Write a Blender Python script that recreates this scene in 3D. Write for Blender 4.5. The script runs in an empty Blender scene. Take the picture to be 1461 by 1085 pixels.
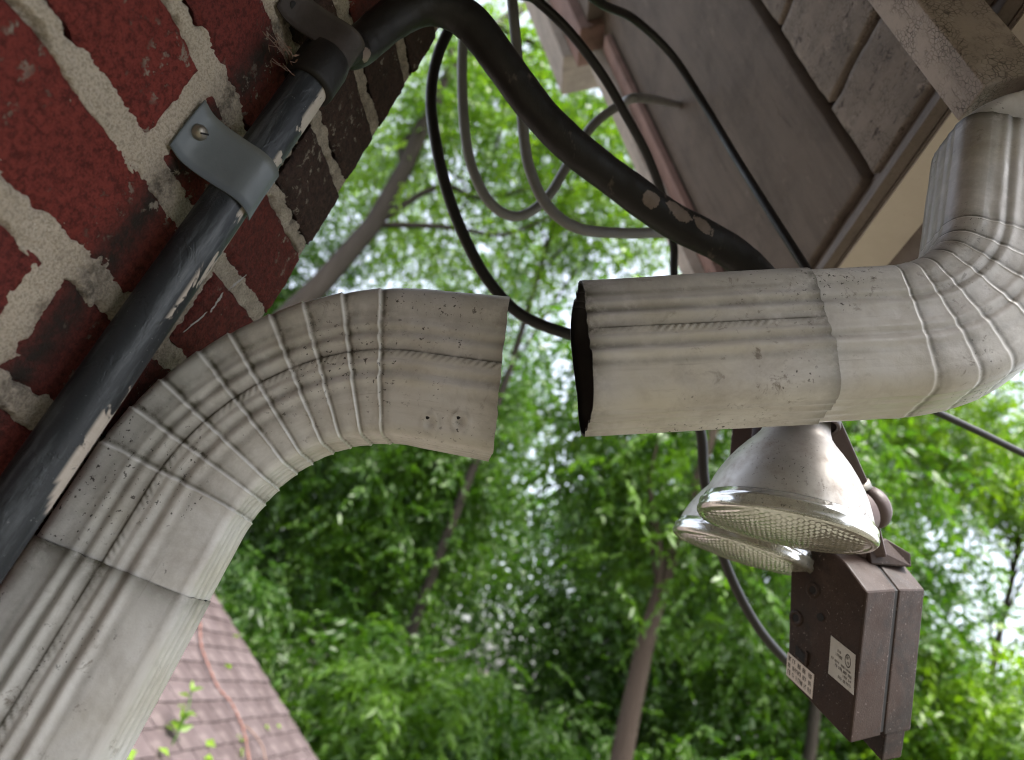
import bpy, math, random
import numpy as np
from mathutils import Vector, Matrix

random.seed(7)
RNG = np.random.default_rng(11)
S = bpy.context.scene
COL = S.collection

# ------------------------------------------------------------------ camera, light, exposure
# World axes: +Z up, +X straight out of the brick wall, +Y along the wall away from the camera.
FPX = 940.0
_Z = np.array([848.0, -2062.0, FPX]); _Z /= np.linalg.norm(_Z)
_Y = np.array([30.0, 441.0, FPX]); _Y -= _Z * (_Y @ _Z); _Y /= np.linalg.norm(_Y)
_X = np.cross(_Y, _Z)
M3 = np.array([_X, _Y, _Z])                     # image axes (right, down, forward) -> world

cam_d = bpy.data.cameras.new("camera")
cam = bpy.data.objects.new("camera", cam_d)
COL.objects.link(cam)
R = M3 @ np.diag([1.0, -1.0, -1.0])
mw = Matrix.Identity(4)
for i in range(3):
    for j in range(3):
        mw[i][j] = R[i, j]
cam.matrix_world = mw
cam_d.sensor_width = 36.0
cam_d.sensor_fit = 'HORIZONTAL'
cam_d.lens = 36.0 * FPX / 1461.0
cam_d.clip_start = 0.01
cam_d.clip_end = 3000.0
cam_d.dof.use_dof = True
cam_d.dof.focus_distance = 0.41
cam_d.dof.aperture_fstop = 6.4
S.camera = cam

SUN_EL, SUN_AZ = math.radians(68), math.radians(-35)      # azimuth from +X towards +Y
world = bpy.data.worlds.new("World")
S.world = world
world.use_nodes = True
wn = world.node_tree
wn.nodes.clear()
wo = wn.nodes.new('ShaderNodeOutputWorld')
wb = wn.nodes.new('ShaderNodeBackground')
wh = wn.nodes.new('ShaderNodeHueSaturation')
ws = wn.nodes.new('ShaderNodeTexSky')
ws.sky_type = 'NISHITA'
ws.sun_disc = False
ws.sun_elevation = SUN_EL
ws.sun_rotation = math.pi / 2 - SUN_AZ
ws.air_density = 1.0
ws.dust_density = 4.0
ws.ozone_density = 1.0
wh.inputs['Saturation'].default_value = 0.45               # high thin cloud
wb.inputs['Strength'].default_value = 0.15
wn.links.new(ws.outputs[0], wh.inputs['Color'])
wn.links.new(wh.outputs[0], wb.inputs['Color'])
wn.links.new(wb.outputs[0], wo.inputs[0])

sun_d = bpy.data.lights.new("sun", 'SUN')
sun_d.energy = 2.0
sun_d.angle = math.radians(16)
sun_d.color = (1.0, 0.96, 0.9)
sun = bpy.data.objects.new("sun", sun_d)
COL.objects.link(sun)
sd = Vector((math.cos(SUN_EL) * math.cos(SUN_AZ), math.cos(SUN_EL) * math.sin(SUN_AZ), math.sin(SUN_EL)))
sun.rotation_euler = sd.to_track_quat('Z', 'Y').to_euler()

S.view_settings.view_transform = 'Standard'
S.view_settings.look = 'None'
S.view_settings.gamma = 1.0
S.view_settings.use_curve_mapping = False
S.view_settings.exposure = 1.95
S.render.engine = 'CYCLES'
S.cycles.use_denoising = True
S.cycles.filter_width = 1.0
S.cycles.max_bounces = 8
S.cycles.transparent_max_bounces = 8

# ------------------------------------------------------------------ helpers
def ray(px, py):
    return M3 @ np.array([px - 730.5, py - 542.5, FPX])
def onX(px, py, x): r = ray(px, py); return r * (x / r[0])
def onY(px, py, y): r = ray(px, py); return r * (y / r[1])
def onZ(px, py, z): r = ray(px, py); return r * (z / r[2])
def at(px, py, d): return ray(px, py) * (d / FPX)
def onP(px, py, n, c): r = ray(px, py); return r * (c / (r @ np.asarray(n)))
def nrm(v): v = np.asarray(v, float); return v / np.linalg.norm(v)

_perm = np.random.default_rng(3).random((64, 256, 256))
def vnoise(x, y, seed=0):
    x = np.asarray(x, float); y = np.asarray(y, float)
    T = _perm[seed % 64]
    xi = np.floor(x).astype(int); yi = np.floor(y).astype(int)
    fx = x - xi; fy = y - yi
    fx = fx * fx * (3 - 2 * fx); fy = fy * fy * (3 - 2 * fy)
    a = T[xi % 256, yi % 256]; b = T[(xi + 1) % 256, yi % 256]
    c = T[xi % 256, (yi + 1) % 256]; d = T[(xi + 1) % 256, (yi + 1) % 256]
    return (a * (1 - fx) + b * fx) * (1 - fy) + (c * (1 - fx) + d * fx) * fy
def fbm(x, y, seed=0, oct=4):
    s = 0; a = 0.5; t = 0
    for o in range(oct):
        s = s + a * vnoise(x * 2 ** o, y * 2 ** o, seed + o); t += a; a *= 0.5
    return s / t * 2 - 1

ORG = {}
def org(o): return ORG.get(o.name, np.zeros(3)) if o else np.zeros(3)

def mesh(name, V, F, mat, parent=None, uv=None, attrs=None, smooth=True, label=None, kind=None):
    """V: Nx3 world coordinates, F: list of index arrays (tri / quad arrays or a list of tuples)."""
    V = np.asarray(V, float) - org(parent)
    me = bpy.data.meshes.new(name)
    Fs = F if isinstance(F, list) else [F]
    if Fs and isinstance(Fs[0], (tuple, list)):
        me.from_pydata(V.tolist(), [], Fs)
    else:
        Fs = [np.asarray(f, int) for f in Fs if len(f)]
        loops = np.concatenate([f.ravel() for f in Fs])
        tot = np.concatenate([np.full(len(f), f.shape[1]) for f in Fs])
        me.vertices.add(len(V)); me.vertices.foreach_set('co', V.ravel())
        me.loops.add(len(loops)); me.loops.foreach_set('vertex_index', loops)
        me.polygons.add(len(tot))
        me.polygons.foreach_set('loop_start', np.concatenate([[0], np.cumsum(tot)[:-1]]))
        me.polygons.foreach_set('loop_total', tot)
        me.update(calc_edges=True)
    if uv is not None:
        li = np.empty(len(me.loops), int); me.loops.foreach_get('vertex_index', li)
        ul = me.uv_layers.new(name='UVMap')
        ul.data.foreach_set('uv', np.asarray(uv, float)[li].ravel())
    for k, a in (attrs or {}).items():
        at_ = me.attributes.new(k, 'FLOAT', 'POINT')
        at_.data.foreach_set('value', np.asarray(a, float))
    me.polygons.foreach_set('use_smooth', np.full(len(me.polygons), smooth))
    me.validate(); me.update()
    if mat: me.materials.append(mat)
    o = bpy.data.objects.new(name, me)
    COL.objects.link(o)
    if parent:
        o.parent = parent
        ORG[o.name] = org(parent)
    if label: o['label'] = label
    if kind: o['kind'] = kind
    return o

def tag(o, label, cat, group=None):
    o['label'] = label; o['category'] = cat
    if group: o['group'] = group
    return o
def thing(name, loc, label, cat, group=None):
    o = bpy.data.objects.new(name, None)
    o.location = loc; o.empty_display_size = 0.05
    COL.objects.link(o)
    ORG[o.name] = np.asarray(loc, float)
    return tag(o, label, cat, group)

def grid_faces(nu, nv, wrap=False, off=0):
    i = np.arange(nu - 1)[:, None]; jn = nv if wrap else nv - 1
    j = np.arange(jn)[None, :]; j2 = (j + 1) % nv
    f = np.stack([i * nv + j + 0 * j2, i * nv + j2, (i + 1) * nv + j2, (i + 1) * nv + j], -1)
    return f.reshape(-1, 4) + off

class MB:
    def __init__(s): s.V = []; s.F = []; s.n = 0
    def add(s, V, F):
        V = np.asarray(V, float)
        for f in F: s.F.append(tuple(int(i) + s.n for i in f))
        s.V += V.tolist(); s.n += len(V)
        return s
    def box(s, c, h, ax=None):
        ax = np.eye(3) if ax is None else np.asarray(ax)
        q = [(-1,-1,-1),(1,-1,-1),(1,1,-1),(-1,1,-1),(-1,-1,1),(1,-1,1),(1,1,1),(-1,1,1)]
        V = [np.asarray(c) + sum(ax[k] * h[k] * p[k] for k in range(3)) for p in q]
        return s.add(V, [(0,3,2,1),(4,5,6,7),(0,1,5,4),(1,2,6,5),(2,3,7,6),(3,0,4,7)])
    def prism(s, poly, ext):
        poly = np.asarray(poly, float); n = len(poly); ext = np.asarray(ext, float)
        V = np.concatenate([poly, poly + ext])
        F = [tuple(range(n))[::-1], tuple(range(n, 2 * n))] + [(i, (i + 1) % n, (i + 1) % n + n, i + n) for i in range(n)]
        return s.add(V, F)
    def build(s, name, mat, parent=None, bevel=0.0, seg=2, smooth=False, **k):
        import bmesh
        o = mesh(name, np.array(s.V), list(s.F), mat, parent, smooth=smooth, **k)
        bm = bmesh.new(); bm.from_mesh(o.data)
        bmesh.ops.recalc_face_normals(bm, faces=bm.faces)
        if bevel:
            bmesh.ops.bevel(bm, geom=list(bm.edges), offset=bevel, segments=seg, affect='EDGES', profile=0.6, clamp_overlap=True)
        bm.to_mesh(o.data); bm.free()
        return o

def catmull(P, n):
    P = np.asarray(P, float)
    P = np.vstack([2 * P[0] - P[1], P, 2 * P[-1] - P[-2]])
    out = []
    m = len(P) - 3
    for i in range(m):
        t = np.linspace(0, 1, n, endpoint=(i == m - 1))[:, None]
        a, b, c, d = P[i], P[i + 1], P[i + 2], P[i + 3]
        out.append(0.5 * ((2 * b) + (-a + c) * t + (2 * a - 5 * b + 4 * c - d) * t ** 2 + (-a + 3 * b - 3 * c + d) * t ** 3))
    return np.vstack(out)

def tube_data(P, r, segs=14, ref=(0, 0, 1), cap=True):
    P = np.asarray(P, float); n = len(P)
    r = np.broadcast_to(np.asarray(r, float), (n,))
    T = np.gradient(P, axis=0); T /= np.linalg.norm(T, axis=1)[:, None]
    u = np.asarray(ref, float)
    if abs(u @ T[0]) > 0.95: u = np.array([1.0, 0, 0])
    V = []; U = []
    a = np.arange(segs) / segs * 2 * np.pi
    s = np.concatenate([[0], np.cumsum(np.linalg.norm(np.diff(P, axis=0), axis=1))])
    for i in range(n):
        u = u - T[i] * (u @ T[i]); u /= np.linalg.norm(u)
        w = np.cross(T[i], u)
        V.append(P[i] + r[i] * (np.cos(a)[:, None] * u + np.sin(a)[:, None] * w))
        U.append(np.stack([np.full(segs, s[i]), a / (2 * np.pi)], 1))
    V = np.vstack(V); U = np.vstack(U)
    F = [grid_faces(n, segs, True)]
    if cap:
        V = np.vstack([V, P[0], P[-1]]); U = np.vstack([U, [0, 0], [s[-1], 0]])
        k = np.arange(segs); k2 = (k + 1) % segs
        F.append(np.stack([k2, k, np.full(segs, n * segs)], 1))
        F.append(np.stack([k + (n - 1) * segs, k2 + (n - 1) * segs, np.full(segs, n * segs + 1)], 1))
    return V, F, U
def tube(name, P, r, mat, parent=None, segs=14, **k):
    V, F, U = tube_data(P, r, segs)
    return mesh(name, V, F, mat, parent, uv=U, **k)

def lathe(name, prof, c, axis, mat, parent=None, segs=64, smooth=True, **k):
    """prof: list of (distance along axis, radius)."""
    axis = nrm(axis); u = nrm(np.cross(axis, [0.3, 0.9, 0.2])); w = np.cross(axis, u)
    a = np.arange(segs) / segs * 2 * np.pi
    V = np.vstack([np.asarray(c) + axis * z + r * (np.cos(a)[:, None] * u + np.sin(a)[:, None] * w) for z, r in prof])
    U = np.vstack([np.stack([np.full(segs, z), a / (2 * np.pi)], 1) for z, r in prof])
    return mesh(name, V, [grid_faces(len(prof), segs, True)], mat, parent, uv=U, smooth=smooth, **k)

# ------------------------------------------------------------------ materials
class NT:
    def __init__(s, name):
        s.m = bpy.data.materials.new(name); s.m.use_nodes = True
        s.t = s.m.node_tree; s.b = s.t.nodes['Principled BSDF']; s.out = s.t.nodes['Material Output']
    def n(s, typ, **p):
        o = s.t.nodes.new('ShaderNode' + typ)
        for k, v in p.items(): setattr(o, k, v)
        return o
    def l(s, a, b): s.t.links.new(a, b)
    def coord(s, kind='Object', scale=(1, 1, 1)):
        tc = s.n('TexCoord'); mp = s.n('Mapping')
        mp.inputs['Scale'].default_value = scale
        s.l(tc.outputs[kind], mp.inputs['Vector']); return mp.outputs[0]
    def noise(s, vec, scale, detail=4, rough=0.6, dist=0.0):
        o = s.n('TexNoise'); o.inputs['Scale'].default_value = scale
        o.inputs['Detail'].default_value = detail; o.inputs['Roughness'].default_value = rough
        o.inputs['Distortion'].default_value = dist
        s.l(vec, o.inputs['Vector']); return o.outputs['Fac']
    def vor(s, vec, scale, feature='F1', out='Distance'):
        o = s.n('TexVoronoi', feature=feature); o.inputs['Scale'].default_value = scale
        s.l(vec, o.inputs['Vector']); return o.outputs[out]
    def ramp(s, fac, stops):
        o = s.n('ValToRGB'); e = o.color_ramp.elements
        while len(e) < len(stops): e.new(0.5)
        for k, (p, c) in enumerate(stops):
            e[k].position = p
            e[k].color = (c, c, c, 1) if not hasattr(c, '__len__') else (*c, 1)
        s.l(fac, o.inputs[0]); return o.outputs[0]
    def mix(s, fac, a, b, mode='MIX'):
        o = s.n('Mix', data_type='RGBA', blend_type=mode)
        for v, k in ((fac, 0), (a, 6), (b, 7)):
            if hasattr(v, 'is_linked') or hasattr(v, 'links'): s.l(v, o.inputs[k])
            elif k == 0: o.inputs[0].default_value = v
            else: o.inputs[k].default_value = (*v, 1)
        return o.outputs[2]
    def math(s, op, a, b=0.5):
        o = s.n('Math', operation=op)
        for v, k in ((a, 0), (b, 1)):
            if hasattr(v, 'links'): s.l(v, o.inputs[k])
            else: o.inputs[k].default_value = v
        return o.outputs[0]
    def attr(s, name):
        return s.n('Attribute', attribute_name=name).outputs['Fac']
    def bump(s, h, dist, strength=1.0, prev=None):
        o = s.n('Bump'); o.inputs['Distance'].default_value = dist; o.inputs['Strength'].default_value = strength
        s.l(h, o.inputs['Height'])
        if prev: s.l(prev, o.inputs['Normal'])
        return o.outputs[0]
    def set(s, color=None, rough=None, metal=None, normal=None, spec=None, **k):
        for v, nm in ((color, 'Base Color'), (rough, 'Roughness'), (metal, 'Metallic'), (normal, 'Normal'), (spec, 'Specular IOR Level')):
            if v is None: continue
            i = s.b.inputs[nm]
            if hasattr(v, 'links'): s.l(v, i)
            elif hasattr(v, '__len__'): i.default_value = (*v, 1)
            else: i.default_value = v
        for kk, v in k.items(): s.b.inputs[kk.replace('_', ' ')].default_value = v
        return s.m

MAT = {}
def m_spout():
    t = NT('weathered_cream_paint_on_aluminium')
    uv = t.coord('UV'); ob = t.coord('Object')
    st = t.coord('UV', (5, 42, 1)); st2 = t.coord('UV', (18, 260, 1))
    base = t.mix(t.noise(ob, 14, 3), (0.575, 0.548, 0.515), (0.70, 0.68, 0.655))
    base = t.mix(t.ramp(t.noise(ob, 9, 4, 0.6, 0.4), [(0.5, 0), (0.7, 0.55)]), base, (0.50, 0.45, 0.335))
    grime = t.ramp(t.noise(ob, 20, 8, 0.75, 0.3), [(0.46, 0), (0.70, 1)])
    streak = t.ramp(t.noise(st, 1.0, 6, 0.7), [(0.5, 0), (0.72, 0.6)])
    g = t.math('MULTIPLY', t.math('MAXIMUM', grime, streak), 0.56)
    base = t.mix(g, base, (0.27, 0.23, 0.195))
    blot = t.ramp(t.noise(ob, 95, 6, 0.75, 0.5), [(0.58, 0), (0.66, 1)])
    blot = t.math('MULTIPLY', blot, t.ramp(t.noise(ob, 11, 3), [(0.44, 0), (0.6, 0.7)]))
    base = t.mix(blot, base, (0.13, 0.095, 0.068))
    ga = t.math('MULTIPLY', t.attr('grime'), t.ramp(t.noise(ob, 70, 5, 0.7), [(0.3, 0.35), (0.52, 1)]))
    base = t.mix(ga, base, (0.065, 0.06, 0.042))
    base = t.mix(t.ramp(t.noise(st2, 1.0, 4, 0.7), [(0.62, 0), (0.74, 0.35)]), base, (0.13, 0.1, 0.075))
    spk = t.ramp(t.noise(ob, 400, 3, 0.6), [(0.625, 0), (0.66, 1)])
    spk = t.math('MULTIPLY', spk, t.ramp(t.noise(ob, 13, 4), [(0.52, 0), (0.6, 1)]))
    base = t.mix(t.math('MULTIPLY', spk, 0.9), base, (0.03, 0.022, 0.018))
    wear = t.math('MULTIPLY', t.attr('wear'), t.ramp(t.noise(ob, 60, 3), [(0.3, 0.45), (0.5, 1)]))
    base = t.mix(wear, base, (0.70, 0.68, 0.65))
    rg = t.ramp(t.noise(ob, 40, 4), [(0.3, 0.28), (0.7, 0.46)])
    b1 = t.bump(t.noise(ob, 55, 3), 0.0009, 0.5)
    b2 = t.bump(t.noise(ob, 900, 3, 0.7), 0.00012, 0.7, b1)
    return t.set(base, rg, 0.0, b2, 0.5)
def m_brick(name, a, b, dark):
    t = NT(name); ob = t.coord('Object')
    base = t.mix(t.noise(ob, 26, 5, 0.65), a, b)
    base = t.mix(t.ramp(t.noise(ob, 240, 5, 0.75), [(0.46, 0), (0.62, 0.85)]), base, dark)
    base = t.mix(t.ramp(t.noise(ob, 75, 6, 0.75), [(0.55, 0), (0.68, 0.7)]), base, dark)
    base = t.mix(t.ramp(t.noise(ob, 900, 3, 0.6), [(0.5, 0), (0.68, 0.6)]), base, dark)
    wsp = t.math('MULTIPLY', t.ramp(t.noise(ob, 300, 3, 0.6), [(0.70, 0), (0.74, 1)]), t.ramp(t.noise(ob, 40, 2), [(0.48, 0), (0.6, 0.85)]))
    base = t.mix(wsp, base, (0.42, 0.34, 0.28))
    soot_shade = t.math('MULTIPLY', t.attr('soot_shade'), t.ramp(t.noise(ob, 110, 5, 0.7), [(0.22, 0.35), (0.55, 1)]))
    base = t.mix(soot_shade, base, (0.03, 0.022, 0.018))
    sm = t.math('MULTIPLY', t.ramp(t.noise(ob, 120, 5, 0.7), [(0.57, 0), (0.62, 1)]), t.ramp(t.noise(ob, 20, 3), [(0.51, 0), (0.6, 0.75)]))
    base = t.mix(sm, base, (0.36, 0.31, 0.25))
    b1 = t.bump(t.noise(ob, 140, 6, 0.75), 0.0036, 1.0)
    b2 = t.bump(t.noise(ob, 600, 4, 0.7), 0.0016, 1.0, b1)
    b3 = t.bump(t.ramp(t.vor(ob, 260), [(0.0, 0), (0.22, 1)]), 0.0007, 0.5, b2)
    return t.set(base, 0.93, 0, b3, 0.25)
def m_mortar():
    t = NT('sandy_mortar'); ob = t.coord('Object')
    base = t.mix(t.noise(ob, 30, 5, 0.65), (0.45, 0.375, 0.295), (0.64, 0.55, 0.445))
    base = t.mix(t.ramp(t.noise(ob, 700, 3, 0.65), [(0.45, 0), (0.62, 0.6)]), base, (0.24, 0.20, 0.155))
    base = t.mix(t.ramp(t.noise(ob, 950, 2, 0.5), [(0.64, 0), (0.7, 0.8)]), base, (0.62, 0.57, 0.48))
    base = t.mix(t.ramp(t.noise(ob, 60, 5, 0.7), [(0.56, 0), (0.72, 0.6)]), base, (0.16, 0.125, 0.095))
    soot_shade = t.math('MULTIPLY', t.attr('soot_shade'), t.ramp(t.noise(ob, 120, 5, 0.7), [(0.28, 0.1), (0.6, 0.85)]))
    base = t.mix(soot_shade, base, (0.055, 0.045, 0.038))
    b1 = t.bump(t.noise(ob, 260, 6, 0.75), 0.0024, 0.9)
    b2 = t.bump(t.noise(ob, 900, 3, 0.7), 0.0009, 0.9, b1)
    return t.set(base, 0.95, 0, b2, 0.2)
def m_conduit():
    t = NT('peeling_dark_painted_steel'); uv = t.coord('UV', (26, 2.2, 1)); ob = t.coord('Object')
    base = t.mix(t.noise(ob, 30, 4), (0.014, 0.016, 0.019), (0.032, 0.035, 0.040))
    base = t.mix(t.ramp(t.noise(t.coord('Object', (60, 60, 8)), 1.6, 5, 0.7), [(0.52, 0), (0.7, 0.6)]), base, (0.13, 0.14, 0.15))
    n1 = t.noise(t.coord('Object', (34, 34, 17)), 1.0, 5, 0.62, 0.5)
    peel = t.math('MULTIPLY', t.ramp(n1, [(0.49, 0), (0.505, 1)]), t.attr('peel'))
    peel = t.math('MAXIMUM', peel, t.attr('edge'))
    pc = t.mix(t.noise(ob, 160, 4), (0.36, 0.30, 0.25), (0.50, 0.45, 0.40))
    base = t.mix(peel, base, pc)
    sp = t.ramp(t.noise(ob, 500, 2), [(0.72, 0), (0.75, 0.6)])
    base = t.mix(sp, base, (0.3, 0.3, 0.3))
    b1 = t.bump(t.ramp(n1, [(0.5, 1), (0.52, 0)]), 0.0005, 0.35)
    b2 = t.bump(t.noise(ob, 320, 4), 0.0004, 0.5, b1)
    return t.set(base, t.mix(peel, (0.42,) * 3, (0.8,) * 3), 0, b2, 0.3)
def m_plain(name, a, b, scale, rough, bump=0.0003, bscale=200, metal=0.0, spec=0.5, spots=None, stretch=(1, 1, 1), scrape=None):
    t = NT(name); ob = t.coord('Object', stretch)
    base = t.mix(t.noise(ob, scale, 5, 0.65), a, b)
    if spots: base = t.mix(t.ramp(t.noise(ob, spots[0], 4, 0.7), [(spots[1], 0), (spots[1] + 0.07, 1)]), base, spots[2])
    if scrape:
        sc = t.ramp(t.math('MULTIPLY', t.attr('scrape'), t.noise(ob, 110, 5, 0.75)), [(0.30, 0), (0.33, 1)])
        base = t.mix(sc, base, t.mix(t.noise(ob, 200, 4), scrape, tuple(x * 0.45 for x in scrape)))
    r = t.ramp(t.noise(ob, scale * 1.7, 4), [(0.3, max(0.03, rough - 0.1)), (0.7, rough + 0.1)])
    return t.set(base, r, metal, t.bump(t.noise(ob, bscale, 4, 0.65), bump, 0.8), spec)
def m_dusty(name, a, b, scale, rough, bump, bscale, spots):
    t = NT(name); ob = t.coord('Object')
    base = t.mix(t.noise(ob, scale, 5, 0.65), a, b)
    base = t.mix(t.ramp(t.noise(ob, 16, 7, 0.75, 0.4), [(0.5, 0), (0.64, 0.85)]), base, (0.018, 0.014, 0.012))
    base = t.mix(t.ramp(t.noise(ob, 30, 6, 0.8), [(0.54, 0), (0.7, 0.35)]), base, (0.085, 0.056, 0.046))
    sp = t.math('MULTIPLY', t.ramp(t.noise(ob, spots[0], 3, 0.7), [(spots[1], 0), (spots[1] + 0.04, 1)]), t.ramp(t.noise(ob, 50, 3), [(0.45, 0.1), (0.6, 1)]))
    base = t.mix(sp, base, spots[2])
    sp2 = t.ramp(t.noise(ob, 360, 4, 0.7), [(0.62, 0), (0.66, 0.8)])
    base = t.mix(sp2, base, (0.014, 0.011, 0.01))
    r = t.ramp(t.noise(ob, scale * 1.7, 4), [(0.3, rough - 0.1), (0.7, rough + 0.15)])
    return t.set(base, r, 0, t.bump(t.noise(ob, bscale, 4, 0.65), bump, 0.8), 0.25)
def m_wood(name, a, b, along, crack=1.0, chips=0.0):
    """along: index of the axis the grain runs along (0 X-slope, 1 Y)."""
    t = NT(name)
    sc = (26, 4, 26) if along == 1 else (5, 34, 5)
    g = t.coord('Object', sc); ob = t.coord('Object')
    base = t.mix(t.noise(ob, 16, 5, 0.6), a, b)
    base = t.mix(t.ramp(t.noise(g, 1.2, 5, 0.7), [(0.45, 0), (0.75, 0.55)]), base, tuple(x * 0.55 for x in a))
    base = t.mix(t.ramp(t.noise(ob, 9, 7, 0.72, 0.3), [(0.48, 0), (0.7, 0.6)]), base, tuple(x * 0.45 for x in a))
    base = t.mix(t.ramp(t.noise(ob, 34, 6, 0.75, 0.4), [(0.6, 0), (0.68, 0.35)]), base, tuple(min(0.7, x * 1.7) for x in b))
    cr = t.ramp(t.noise(g, 3.2, 5, 0.7, 0.8), [(0.30, 1), (0.36, 0)])
    vc = t.coord('Object', (260, 130, 260) if along == 1 else (240, 330, 240))
    wv = t.n('TexVoronoi', feature='DISTANCE_TO_EDGE'); wv.inputs['Scale'].default_value = 1.0
    nv = t.n('Mix', data_type='VECTOR'); 
    t.l(vc, wv.inputs['Vector'])
    ck = t.math('MULTIPLY', t.ramp(wv.outputs['Distance'], [(0.0, 1), (0.09, 0)]), t.ramp(t.noise(ob, 45, 4), [(0.42, 0), (0.6, crack)]))
    base = t.mix(t.math('MULTIPLY', ck, 0.75), base, (0.02, 0.016, 0.013))
    base = t.mix(t.math('MULTIPLY', cr, 0.6 * crack), base, (0.025, 0.02, 0.016))
    if chips:
        cp = t.ramp(t.noise(t.coord('Object', (74, 24, 74) if along == 1 else (24, 80, 24)), 1.0, 5, 0.7), [(0.66 - chips * 0.1, 0), (0.67 - chips * 0.1, 1)])
        cp = t.math('MULTIPLY', cp, t.ramp(t.noise(ob, 130, 5, 0.75), [(0.4, 0.15), (0.58, 0.9)]))
        base = t.mix(cp, base, (0.05, 0.035, 0.027))
    h = t.math('SUBTRACT', t.noise(g, 2.2, 5, 0.7), t.math('ADD', t.math('MULTIPLY', ck, 0.6), cr))
    b1 = t.bump(h, 0.0012, 0.7)
    b2 = t.bump(t.noise(ob, 420, 4, 0.7), 0.0004, 0.7, b1)
    return t.set(base, 0.72, 0, b2, 0.3)
def m_leaf(name, lo, hi, trans):
    t = NT(name)
    base = t.mix(t.attr('tint'), lo, hi)
    oi = t.n('ObjectInfo')
    base = t.mix(t.math('MULTIPLY', t.noise(t.coord('Object'), 0.5, 3), 0.5), base, tuple(x * 0.6 for x in lo))
    t.set(base, 0.42, 0, None, 0.35)
    tr = t.n('BsdfTranslucent'); t.l(t.mix(1.0, base, trans, 'MULTIPLY'), tr.inputs[0])
    ad = t.n('AddShader')
    t.l(t.b.outputs[0], ad.inputs[0]); t.l(tr.outputs[0], ad.inputs[1])
    t.l(ad.outputs[0], t.out.inputs[0])
    return t.m
def m_glass():
    t = NT('dirty_dimpled_glass'); ob = t.coord('UV')
    t.set((0.92, 0.93, 0.90), 0.12, 0, None, 0.5, Transmission_Weight=0.9, IOR=1.45)
    d = t.n('BsdfDiffuse'); d.inputs[0].default_value = (0.30, 0.28, 0.2, 1)
    mx = t.n('MixShader')
    oc = t.coord('Object')
    f = t.ramp(t.noise(oc, 55, 5, 0.7), [(0.35, 0.10), (0.7, 0.55)])
    sp = t.ramp(t.noise(oc, 380, 3, 0.7), [(0.62, 0), (0.67, 1)])
    d2 = t.mix(sp, (0.32, 0.30, 0.22), (0.035, 0.03, 0.022)); t.l(d2, d.inputs[0])
    t.l(t.math('MAXIMUM', f, t.math('MULTIPLY', sp, 0.8)), mx.inputs[0])
    t.l(t.b.outputs[0], mx.inputs[1]); t.l(d.outputs[0], mx.inputs[2]); t.l(mx.outputs[0], t.out.inputs[0])
    return t.m
def m_mirror():
    t = NT('silvered_bulb_glass'); ob = t.coord('Object')
    dirt = t.ramp(t.noise(ob, 60, 6, 0.72), [(0.45, 0), (0.72, 0.8)])
    sp = t.ramp(t.noise(ob, 380, 4, 0.7), [(0.6, 0), (0.64, 1)])
    sp = t.math('MULTIPLY', sp, t.ramp(t.noise(ob, 26, 3), [(0.45, 0), (0.6, 1)]))
    base = t.mix(dirt, (0.50, 0.47, 0.43), (0.30, 0.25, 0.21))
    base = t.mix(sp, base, (0.08, 0.06, 0.05))
    met = t.math('SUBTRACT', 0.88, t.math('MAXIMUM', t.math('MULTIPLY', dirt, 0.6), sp))
    return t.set(base, t.ramp(t.noise(ob, 40, 4), [(0.3, 0.38), (0.7, 0.58)]), met, t.bump(t.noise(ob, 240, 3), 0.0002, 0.5))
def m_shingle():
    t = NT('faded_red_brown_asphalt_shingle'); ob = t.coord('Object'); oi = t.n('ObjectInfo')
    base = t.mix(oi.outputs['Random'], (0.062, 0.049, 0.050), (0.102, 0.083, 0.085))
    base = t.mix(t.ramp(t.noise(ob, 220, 3, 0.7), [(0.4, 0), (0.65, 0.5)]), base, (0.09, 0.055, 0.052))
    base = t.mix(t.ramp(t.noise(ob, 8, 4, 0.7), [(0.5, 0), (0.75, 0.4)]), base, (0.28, 0.23, 0.22))
    return t.set(base, 0.92, 0, t.bump(t.noise(ob, 300, 3), 0.002, 0.6), 0.2)

SPOUT = m_spout()
BRICKS = [m_brick('red_brick', (0.20, 0.034, 0.027), (0.30, 0.062, 0.048), (0.085, 0.017, 0.014)),
          m_brick('deep_red_brick', (0.165, 0.031, 0.026), (0.25, 0.054, 0.044), (0.07, 0.016, 0.014)),
          m_brick('grimy_shaded_brick', (0.085, 0.045, 0.036), (0.14, 0.075, 0.06), (0.026, 0.016, 0.013))]  # dark brown holds both grime and the lack of light up there
MORTAR = m_mortar()
CONDUIT = m_conduit()
BLACK = m_plain('black_cable_jacket', (0.008, 0.007, 0.007), (0.018, 0.016, 0.015), 40, 0.42, 0.0002, 300, spec=0.4)
GREYSHEEN = m_plain('grey_sheen_cable_jacket', (0.16, 0.16, 0.16), (0.25, 0.25, 0.25), 40, 0.42, 0.0002, 300)  # grey lightened to carry the silver sheen of the sky
DARKPIPE = m_plain('black_painted_bent_pipe', (0.007, 0.006, 0.0055), (0.018, 0.015, 0.013), 24, 0.5, 0.0008, 140, spec=0.3, spots=(38, 0.605, (0.10, 0.078, 0.065)), stretch=(1, 0.5, 0.6), scrape=(0.26, 0.20, 0.165))
STRAP = m_plain('grey_zinc_strap', (0.095, 0.107, 0.114), (0.15, 0.166, 0.174), 45, 0.46, 0.0002, 260, spots=(420, 0.70, (0.36, 0.37, 0.37)))
RUST = m_plain('rusty_brown_steel', (0.022, 0.017, 0.014), (0.05, 0.036, 0.029), 60, 0.65, 0.0005, 260)
SCREW = m_plain('worn_screw_steel', (0.22, 0.19, 0.15), (0.36, 0.33, 0.28), 90, 0.4, 0.0002, 300, metal=0.8)
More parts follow.
